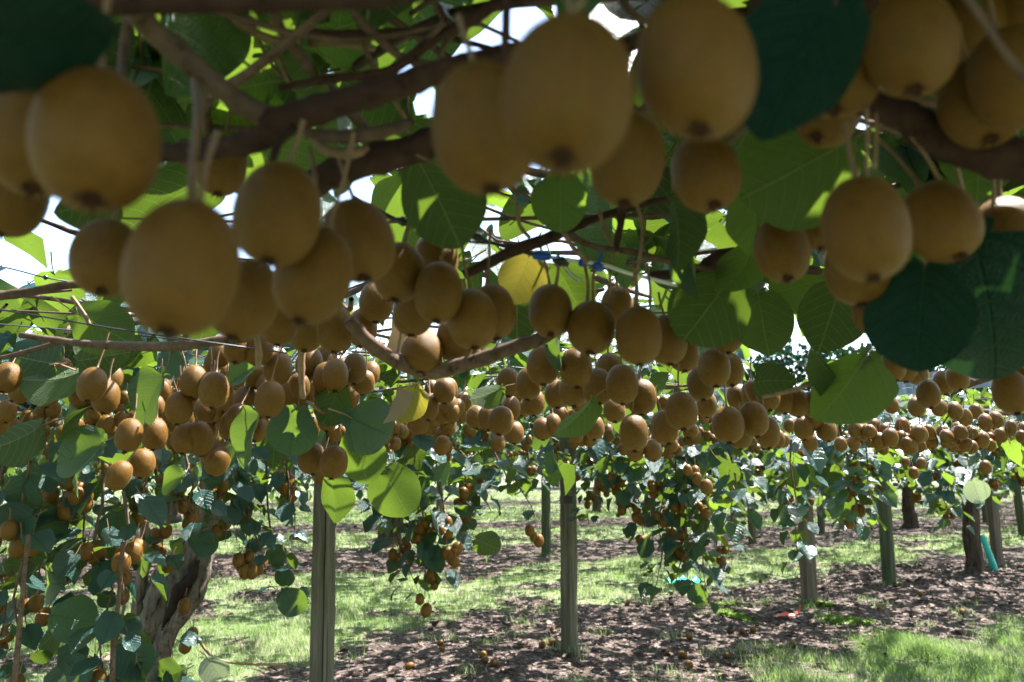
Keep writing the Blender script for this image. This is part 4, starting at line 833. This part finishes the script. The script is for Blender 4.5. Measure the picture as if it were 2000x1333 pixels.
post(1683, 1002, 9, M_POST, 'thin far post showing beside the leaning post', False)
post(858, 1040, 14, M_POST, 'far post half hidden behind the shoots left of the centre post', False)
post(925, 1012, 11, M_POST, 'distant pale post between the hanging shoots and the mossy footed post', False)
post(1718, 1010, 9, M_POST, 'distant post just left of the mossy green post', False); post(1925, 1020, 10, M_POST, 'distant pale post above the turquoise sleeve, right side', False)
post(1998, 1048, 15, M_POSTG, 'post at the right edge of the picture leaning slightly', False, lean=-.04)
post(1820, 1003, 8, M_POST, 'thin distant post left of the dark trunk', False); post(560, 1020, 10, M_POST, 'distant post left of the near square post', False); post(1340, 1000, 8, M_POST, 'tiny distant post seen under the low leaf curtain', False); post(1540, 1000, 8, M_POST, 'tiny distant post left of the brown square post', False)

# beam of the trellis seen through the roof gap, wires, pipe and clips
pA, pB = at(1700, 778, 4.6), at(1980, 752, 4.6); dv = pB-pA; root = empty('trellis_beam', pA); root.rotation_euler = (0, -math.atan2(dv.z, dv.length), math.atan2(dv.y, dv.x)); tag(root, 'weathered grey timber beam with painted sky tint seen through the roof gap at the right', 'beam')
L_ = dv.length
for q in range(3):
    b_ = Geo(); b_.add(*boxg(-.15-.02*q, L_+1.2, -.02, .02, .002+q*.040, .038+q*.040)); b_.build('plank', [M_BEAM], root, smooth=False, world=False)
def wire(pts, r_, mat, label, cat='wire', name='trellis_wire', group='trellis wires', sub=4, depthpx=False):
    P_ = [at(*p) for p in pts]; g_ = Geo(); g_.add(*tube(P_, r_, 6, sub, cap=False)); return tag(g_.build(name, [mat]), label, cat, group)
wire([(-60, 510, 1.6), (20, 525, 1.6), (90, 543, 1.6), (165, 556, 1.65), (300, 590, 1.7)], .0016, M_WIRE, 'thin wire with two black beads against the bright leaves at the left')
wire([(-60, 595, 1.3), (120, 625, 1.32), (260, 648, 1.35), (430, 672, 1.4), (560, 690, 1.5)], .0016, M_WIRE, 'thin dark wire sagging under the largest fruit at the left')
for (a, b) in ((4, 523), (89, 542)):
    g_ = Geo(); g_.add(*tube([at(a-5, b-1, 1.6), at(a, b, 1.6), at(a+5, b+1, 1.6)], [.002, .006, .002], 8, 3)); tag(g_.build('wire_bead', [M_BLACK]), 'black bead on the thin wire at the left edge' if a < 50 else 'black bead on the thin wire, right of the other one', 'bead', 'black beads on the wire')
wire([(690, 385, 1.0), (760, 425, 1.0), (850, 452, 1.0), (930, 466, 1.0), (1050, 500, 1.0), (1060, 502, 1.0)], .0026, M_BLACK, 'twisted black wire running behind the small bunch, upper centre')
wire([(720, 400, 1.01), (800, 440, 1.0), (900, 470, 1.01), (1000, 478, 1.0)], .0018, M_WIRE, 'second thinner wire twisted round the black one, upper centre')
wire([(1055, 500, 1.0), (1110, 508, 1.0), (1180, 518, 1.0), (1225, 533, 1.0), (1330, 560, 1.05)], .0026, M_WHITE, 'short white tie rod carrying the blue clips above the centre bunch', 'rod', 'tie_rod', None)
wire([(1098, 508, .99), (1108, 528, .99), (1122, 542, .99), (1135, 549, .99)], .0022, M_STEEL, 'loose bent end of bright wire below the blue clips')
for q, (a, b, l_) in enumerate([(1058, 500, 22), (1137, 513, 8), (1168, 521, 12)]):
    nm = ['long blue clip at the left end of the white rod', 'small round blue clip in the middle of the white rod', 'blue clip with an upright tail on the white rod'][q]
    root = empty('rod_clip', at(a, b, 1.0)); tag(root, nm, 'clip', 'blue clips on the white rod')
    g_ = Geo(); s_ = 1/F; g_.add(*tube([(-l_*s_*.8, 0, .0012*q), (0, 0, 0), (l_*s_*.8, 0, -.001)], [.0045, .0062, .0045], 10, 3, rough=.15, seed=q)); g_.build('clip_body', [M_BLUE], root, world=False)
    if q == 2: g_ = Geo(); g_.add(*tube([(0, 0, .004), (.004, 0, .014), (.006, 0, .024)], [.002, .0017, .001], 6, 3)); g_.build('tail', [M_BLUE], root, world=False)
for q, (a, b) in enumerate([(787, 434), (930, 463), (1095, 512)]):
    g_ = Geo(); g_.add(*tube([at(a-14, b-4, .99), at(a, b, .985), at(a+14, b+4, .99)], [.003, .006, .003], 8, 3, rough=.3, seed=q)); tag(g_.build('cane_tie', [M_BLACK]), ['black tie on the twisted wire next to the leaning fruit', 'black tie where the twisted wire meets the olive kiwifruit bunch', 'black tie on the white rod left of the small blue clip'][q], 'tie', 'black ties on the wires')
for q in range(0, 14, 2):                       # long wires of the pergola along the rows
    off = -6+q*1.15; a = Vector((-8, -6.4+off+2, 1.84)); b = Vector((24, 19.2+off+2, 1.84)); pts = [a.lerp(b, t/16)+Vector((0, 0, -.02*math.sin(t*1.57)**2)) for t in range(17)]
    if abs(-a.y+0) < 0: continue
    dmin = abs((b-a).normalized().cross(Vector((0, 0, 1))).dot(Vector((0, 0, 0))-a))
    if dmin < .5: continue
    g_ = Geo(); g_.add(*tube(pts, .0017, 5, 1, cap=False)); tag(g_.build('trellis_wire', [M_WIRE]), 'straight wire of the vine roof running diagonally along the rows', 'wire', 'long roof wires')

# ------------------------------------------------------------ ground cover
# grass blades
def blades(n, x0, x1, y0, y1, h0, h1, wd, thr=1.):
    x = RNG.uniform(x0, x1, n); y = RNG.uniform(y0, y1, n)
    a, b, d = projN(np.stack([x, y, 0*x], 1)); k = (a > -150) & (a < 2150) & (b < 1420) & (RNG.random(n) > mulch(x, y)*1.15+.15*nz(x, y, 6, o=4))
    x, y = x[k], y[k]; n = len(x); h = RNG.uniform(h0, h1, n)*(1+.45*nz(x, y, 2.6, o=1)); az = RNG.uniform(0, 6.28, n); le = RNG.uniform(.15, .9, n)
    z = gz(x, y); wv = np.stack([np.cos(az), np.sin(az), 0*x], 1)*wd*.5*RNG.uniform(.7, 1.3, n)[:, None]; ln = np.stack([-np.sin(az)*le, np.cos(az)*le, 0*x], 1)*h[:, None]
    B = np.stack([x, y, z-.005], 1); U = np.array([0, 0, 1.])
    v0 = B-wv; v1 = B+wv; m0 = B+ln*.35+U*h[:, None]*.6-wv*.7; m1 = B+ln*.35+U*h[:, None]*.6+wv*.7; t_ = B+ln+U*h[:, None]*.95
    Vv = np.stack([v0, v1, m0, m1, t_], 1).reshape(-1, 3); T = np.array([[0, 1, 3], [0, 3, 2], [2, 3, 4]]); T = (T[None]+(np.arange(n)*5)[:, None, None]).reshape(-1, 3)
    return Vv, T, np.repeat(np.clip(.5*RNG.random(n)+.5*(.45+.6*nz(x, y, 1.9, o=13)+.3*nz(x, y, 7, o=4)), 0, 1), 5)
parts = [blades(45000, .8, 6, 4.9, 7.4, .05, .10, .004), blades(150000, -4.5, 6, 4.8, 8.5, .03, .085, .0035), blades(110000, -9, 9, 8.5, 14, .035, .08, .006), blades(70000, -15, 15, 14, 24, .04, .09, .014), blades(30000, -26, 26, 24, 40, .05, .10, .03)]
def tufts(cs, per, rad, h0, h1, wd):
    x = np.concatenate([RNG.normal(c[0], rad, per) for c in cs]); y = np.concatenate([RNG.normal(c[1], rad, per) for c in cs]); n = len(x)
    h = RNG.uniform(h0, h1, n); az = RNG.uniform(0, 6.28, n); le = RNG.uniform(.2, 1., n); z = gz(x, y)
    wv = np.stack([np.cos(az), np.sin(az), 0*x], 1)*wd*.5; ln = np.stack([-np.sin(az)*le, np.cos(az)*le, 0*x], 1)*h[:, None]; B = np.stack([x, y, z-.005], 1); U = np.array([0, 0, 1.])
    Vv = np.stack([B-wv, B+wv, B+ln*.35+U*h[:, None]*.6-wv*.7, B+ln*.35+U*h[:, None]*.6+wv*.7, B+ln+U*h[:, None]*.95], 1).reshape(-1, 3)
    T = np.array([[0, 1, 3], [0, 3, 2], [2, 3, 4]]); return Vv, (T[None]+(np.arange(n)*5)[:, None, None]).reshape(-1, 3), np.repeat(RNG.random(n)*.7, 5)
rc = [(RNG.uniform(-3, 5), RNG.uniform(5, 9)) for _ in range(70)]
parts += [tufts([p for p in POSTS if p[1] < 14], 130, .09, .03, .10, .005), tufts(rc, 60, .07, .03, .09, .005)]
off = 0; Vs, Ts, Rs = [], [], []
for (a, b, c_) in parts: Vs.append(a); Ts.append(b+off); Rs.append(c_); off += len(a)
g = NT('grass blade'); r = g.rnd(); col = g.mix(r, (.09, .17, .035), (.27, .36, .13)); col = g.mix(g.math('GREATER_THAN', r, .74), col, (.46, .42, .30))
a_ = g.pr(col, .55, .3); t = g.n('BsdfTranslucent'); g.l(g.mix(r, (.17, .30, .05), (.32, .42, .15)), t.inputs[0]); mx = g.n('MixShader'); mx.inputs[0].default_value = .4; g.l(a_, mx.inputs[1]); g.l(t.outputs[0], mx.inputs[2]); M_GRASS = g.done(mx.outputs[0])
tag(link('grass', mesh('grass', np.concatenate(Vs), np.concatenate(Ts), M_GRASS, attr={'rnd': np.concatenate(Rs)}, smooth=False)), 'green grass in strips between the mulched vine rows', 'grass', kind='stuff')

# litter: dry leaves, chips and twigs on the mulch
def ground_M(x, y, s, flat=.35, lift=.01):
    n = len(x); yaw = RNG.uniform(0, 6.28, n); p_ = RNG.normal(0, flat, n); r_ = RNG.normal(0, flat, n)
    cy, sy, cp, sp_ = np.cos(yaw), np.sin(yaw), np.cos(p_), np.sin(p_)
    Yv = np.stack([cy*cp, sy*cp, sp_], 1); Nv = np.stack([-cy*sp_, -sy*sp_, cp], 1); Xv = np.cross(Yv, Nv); N2 = Nv*np.cos(r_)[:, None]+Xv*np.sin(r_)[:, None]; X2 = np.cross(Yv, N2)
    Mx = np.zeros((n, 3, 4)); Mx[:, :, 0] = X2*s[:, None]; Mx[:, :, 1] = Yv*s[:, None]; Mx[:, :, 2] = N2*s[:, None]; Mx[:, :, 3] = np.stack([x, y, gz(x, y)+lift], 1); return Mx
def on_mulch(n, x0, x1, y0, y1, extra=.06):
    x = RNG.uniform(x0, x1, n); y = RNG.uniform(y0, y1, n); a, b, d = projN(np.stack([x, y, 0*x], 1)); k = (a > -100) & (a < 2100) & (RNG.random(n) < mulch(x, y)+extra); return x[k], y[k]
M_LITTER = None
g = NT('litter'); r = g.rnd(); c = g.coord('Object'); 
col = g.mix(g.ramp(r, 0, .6), (.030, .020, .017), (.15, .105, .085)); col = g.mix(g.ramp(r, .8, .95), col, (.27, .20, .145)); M_LITTER = g.done(g.pr(g.mix(g.math('MULTIPLY', g.noise(90, 3, c), .5), col, (.06, .04, .03)), .8, .25))
x, y = on_mulch(9000, -6, 8, 4.8, 12); x2, y2 = on_mulch(5000, -14, 14, 12, 24); x = np.concatenate([x, x2]); y = np.concatenate([y, y2])
tpl = leaf_tpl(8, 1, .25, .5, .10, 5, False, -.1, .1); tag(join('leaf_litter', (tpl[0], tpl[1], tpl[2], tpl[3]), ground_M(x, y, RNG.gamma(3, .009, len(x))+.012, .22, .012), [M_LITTER]), 'dry curled brown leaves strewn over the mulch under the vines', 'leaf litter')
x, y = on_mulch(60000, -6, 8, 4.8, 12, .03)
V_, F_ = boxg(-.14, .14, -.5, .5, -.05, .05); T_ = [];
for f_ in F_: T_ += [(f_[0], f_[1], f_[2]), (f_[0], f_[2], f_[3])]
tag(join('bark_chips', (np.array(V_), np.array(T_), None, None), ground_M(x, y, RNG.uniform(.006, .032, len(x)), .3, .004), [M_LITTER]), 'small bark chips and broken twigs covering the bare soil', 'bark chips')
# fallen fruit
FF = [(860, 1268, 'upper of two fallen kiwifruit touching, left of the centre post'), (862, 1283, 'lower of two fallen kiwifruit touching, left of the centre post'), (943, 1302, 'fallen kiwifruit at the front, stacked against another'), (947, 1314, 'fallen kiwifruit at the front, the lower of the stacked two'), (965, 1321, 'small fallen kiwifruit right of the stacked two at the front'), (1060, 1279, 'fallen kiwifruit left of the centre post foot, the farther one from it'), (1081, 1274, 'fallen kiwifruit close by the centre post foot'), (1079, 1248, 'dim fallen kiwifruit behind the centre post foot'),
 (800, 1321, 'muddy fallen kiwifruit on the mulch in front left'), (1346, 1309, 'pale large fallen kiwifruit at the front right of the centre post'), (1334, 1289, 'fallen kiwifruit just behind the pale large one'), (1306, 1285, 'fallen kiwifruit left behind the pale large one'), (1225, 1183, 'tiny fallen kiwifruit at the edge of the grass right of the centre post'), (1291, 1187, 'tiny fallen kiwifruit on mulch below the leaf curtain'), (1347, 1258, 'dark fallen kiwifruit on open mulch right of the centre post'), (1420, 1288, 'fallen kiwifruit near the bright grass edge'), (1549, 1265, 'fallen kiwifruit at the left border of the bright grass'), (1539, 1284, 'fallen kiwifruit below the other at the grass border'), (1472, 1241, 'right of two dull fallen kiwifruit before the brown post'), (1450, 1243, 'left of two dull fallen kiwifruit before the brown post'), (1719, 1194, 'fallen kiwifruit on the mulch in front of the mossy post'), (1880, 1198, 'fallen kiwifruit in the grass at the right'), (1797, 1168, 'small fallen kiwifruit right of the mossy post foot'), (1485, 1137, 'small fallen kiwifruit where the grass ends left of the brown post'), (710, 1108, 'far fallen kiwifruit on the second mulch strip'), (640, 1122, 'far fallen kiwifruit next to the near square post')]
for k, (a, b, lab) in enumerate(FF):
    x_, y_ = gpt(a, b); L = random.uniform(.058, .070); q = tiltq(R(random.uniform(60, 100)), R(random.uniform(-20, 20)))
    q = Quaternion((0, 0, 1), random.uniform(0, 6.28)) @ q
    root = empty('fallen_kiwifruit', (x_, y_, float(gz(np.array(x_), np.array(y_)))+L*.37)); root.rotation_mode = 'QUATERNION'; root.rotation_quaternion = q; root.scale = (L, L, L)
    tag(root, lab, 'kiwifruit', 'fallen kiwifruit on the ground')
    for nm, me in (('fruit_body', BODY_MD), ('calyx', CALYX[k % 3])):
        o = bpy.data.objects.new(nm, me); COL.objects.link(o); o.parent = root
xs, ys = [], []
for (a, b, rx, ry, n) in ((1432, 1207, .16, .16, 900), (1400, 1185, .25, .08, 500), (1600, 1188, .13, .10, 600), (1650, 1216, .22, .13, 900)):
    c_ = gpt(a, b); xs.append(RNG.normal(c_[0], rx*.5, n)); ys.append(RNG.normal(c_[1], ry*.5, n))
g = NT('moss'); M_MOSS = g.done(g.pr(g.mix(g.rnd(), (.05, .10, .012), (.16, .24, .03)), .9, .2))
xm, ym = np.concatenate(xs), np.concatenate(ys); tag(join('moss', (np.array(V_), np.array(T_), None, None), ground_M(xm, ym, RNG.uniform(.02, .045, len(xm)), .9, .012), [M_MOSS]), 'green moss patches round the hollow by the brown post', 'moss')
# red tape, plastic scrap, fallen twig
x_, y_ = gpt(1548, 1206); z_ = float(gz(np.array(x_), np.array(y_)))
g_ = Geo()
for (pts) in ([(-.13, 0, .01), (-.06, .02, .03), (.02, 0, .015), (.06, .01, .04), (.085, 0, .10)], [(-.16, -.03, .012), (-.1, -.02, .02), (0, -.03, .015)]):
    for i_ in range(len(pts)-1):
        a, b = Vector(pts[i_]), Vector(pts[i_+1]); w_ = Vector((0, .012, .006)); t_ = Vector((0, -.0008, .0015)); g_.add([a-w_, b-w_, b+w_, a+w_, a-w_+t_, b-w_+t_, b+w_+t_, a+w_+t_], [(0, 3, 2, 1), (4, 5, 6, 7), (0, 1, 5, 4), (1, 2, 6, 5), (2, 3, 7, 6), (3, 0, 4, 7)])
o = g_.build('marking_tape', [M_RED], smooth=False); o.location = (x_, y_, z_); tag(o, 'torn strip of red marking tape on the soil by the brown post', 'tape')
x_, y_ = gpt(1335, 1142); nn = 9; V = []; Fc = []
for lz in (0, 1):
    for i_ in range(nn):
        for j_ in range(nn):
            u, v_ = i_/(nn-1)-.5, j_/(nn-1)-.5; V.append((u*.42+.03*math.sin(v_*9), v_*.26, .03+.03*math.sin(u*15)*math.cos(v_*11)+.025*math.sin(u*31+v_*8)+lz*.002))
for lz in (0, 1):
    for i_ in range(nn-1):
        for j_ in range(nn-1):
            a = lz*nn*nn+i_*nn+j_; Fc.append((a, a+nn, a+nn+1, a+1) if lz else (a, a+1, a+nn+1, a+nn))
g_ = Geo(); g_.add(V, Fc); o = g_.build('plastic_scrap', [M_TEAL]); o.location = (x_, y_, .02); tag(o, 'crumpled turquoise plastic scrap on the grass under the leaf curtain', 'plastic')
p0, p1 = gpt(800, 1232), gpt(850, 1203); g_ = Geo(); g_.add(*tube([(p0[0], p0[1], .03), ((p0[0]+p1[0])/2, (p0[1]+p1[1])/2, .09), (p1[0], p1[1], .13)], [.004, .006, .009], 6, 4, rough=.2)); tag(g_.build('fallen_twig', [M_CANE]), 'grey dead twig sticking up from the mulch left of the centre post', 'twig')

# shelter hedge behind the orchard, seen dark through the roof gap
def hedge(x0, x1, y0, h, label, n=26000):
    root = empty('shelter_hedge', ((x0+x1)/2, y0, 0)); tag(root, label, 'hedge')
    x = RNG.uniform(x0, x1, n); z = RNG.uniform(0.1, 1, n)**.8*h*(1+.06*nz(x, x*0, .8)); y = y0+RNG.normal(0, .9, n)-.5*nz(x, z, .9)
    yaw = RNG.uniform(0, 6.28, n); T1 = leaf_tpl(7, 1, .2, .1, .05, 9, False)
    M_ = ground_M(x, y, RNG.uniform(.18, .42, n), 1.1, 0); M_[:, 2, 3] = z
    ob = join('foliage', T1, M_, [M_DARK], root)
    for xx in np.arange(x0+1, x1, 2.2):
        g_ = Geo(); g_.add(*tube([(xx, y0+.3, 0), (xx+.1, y0+.3, h*.5), (xx, y0+.3, h*.92)], [.13, .09, .03], 7, 3)); g_.build('trunk', [M_BARK], root)
hedge(-5, 42, 46, 8, 'tall dark shelter hedge behind the orchard, glimpsed through the roof gap at the right')
hedge(-46, -8, 50, 2.4, 'low leafy hedge closing the far end of the orchard on the left', 9000)
print([o['label'] for o in bpy.data.objects if 'label' in o and len(o['label'].replace('-',' ').split())>16]); print('fruit', len(FRUIT), 'leaves', N, 'objs', len(bpy.data.objects))
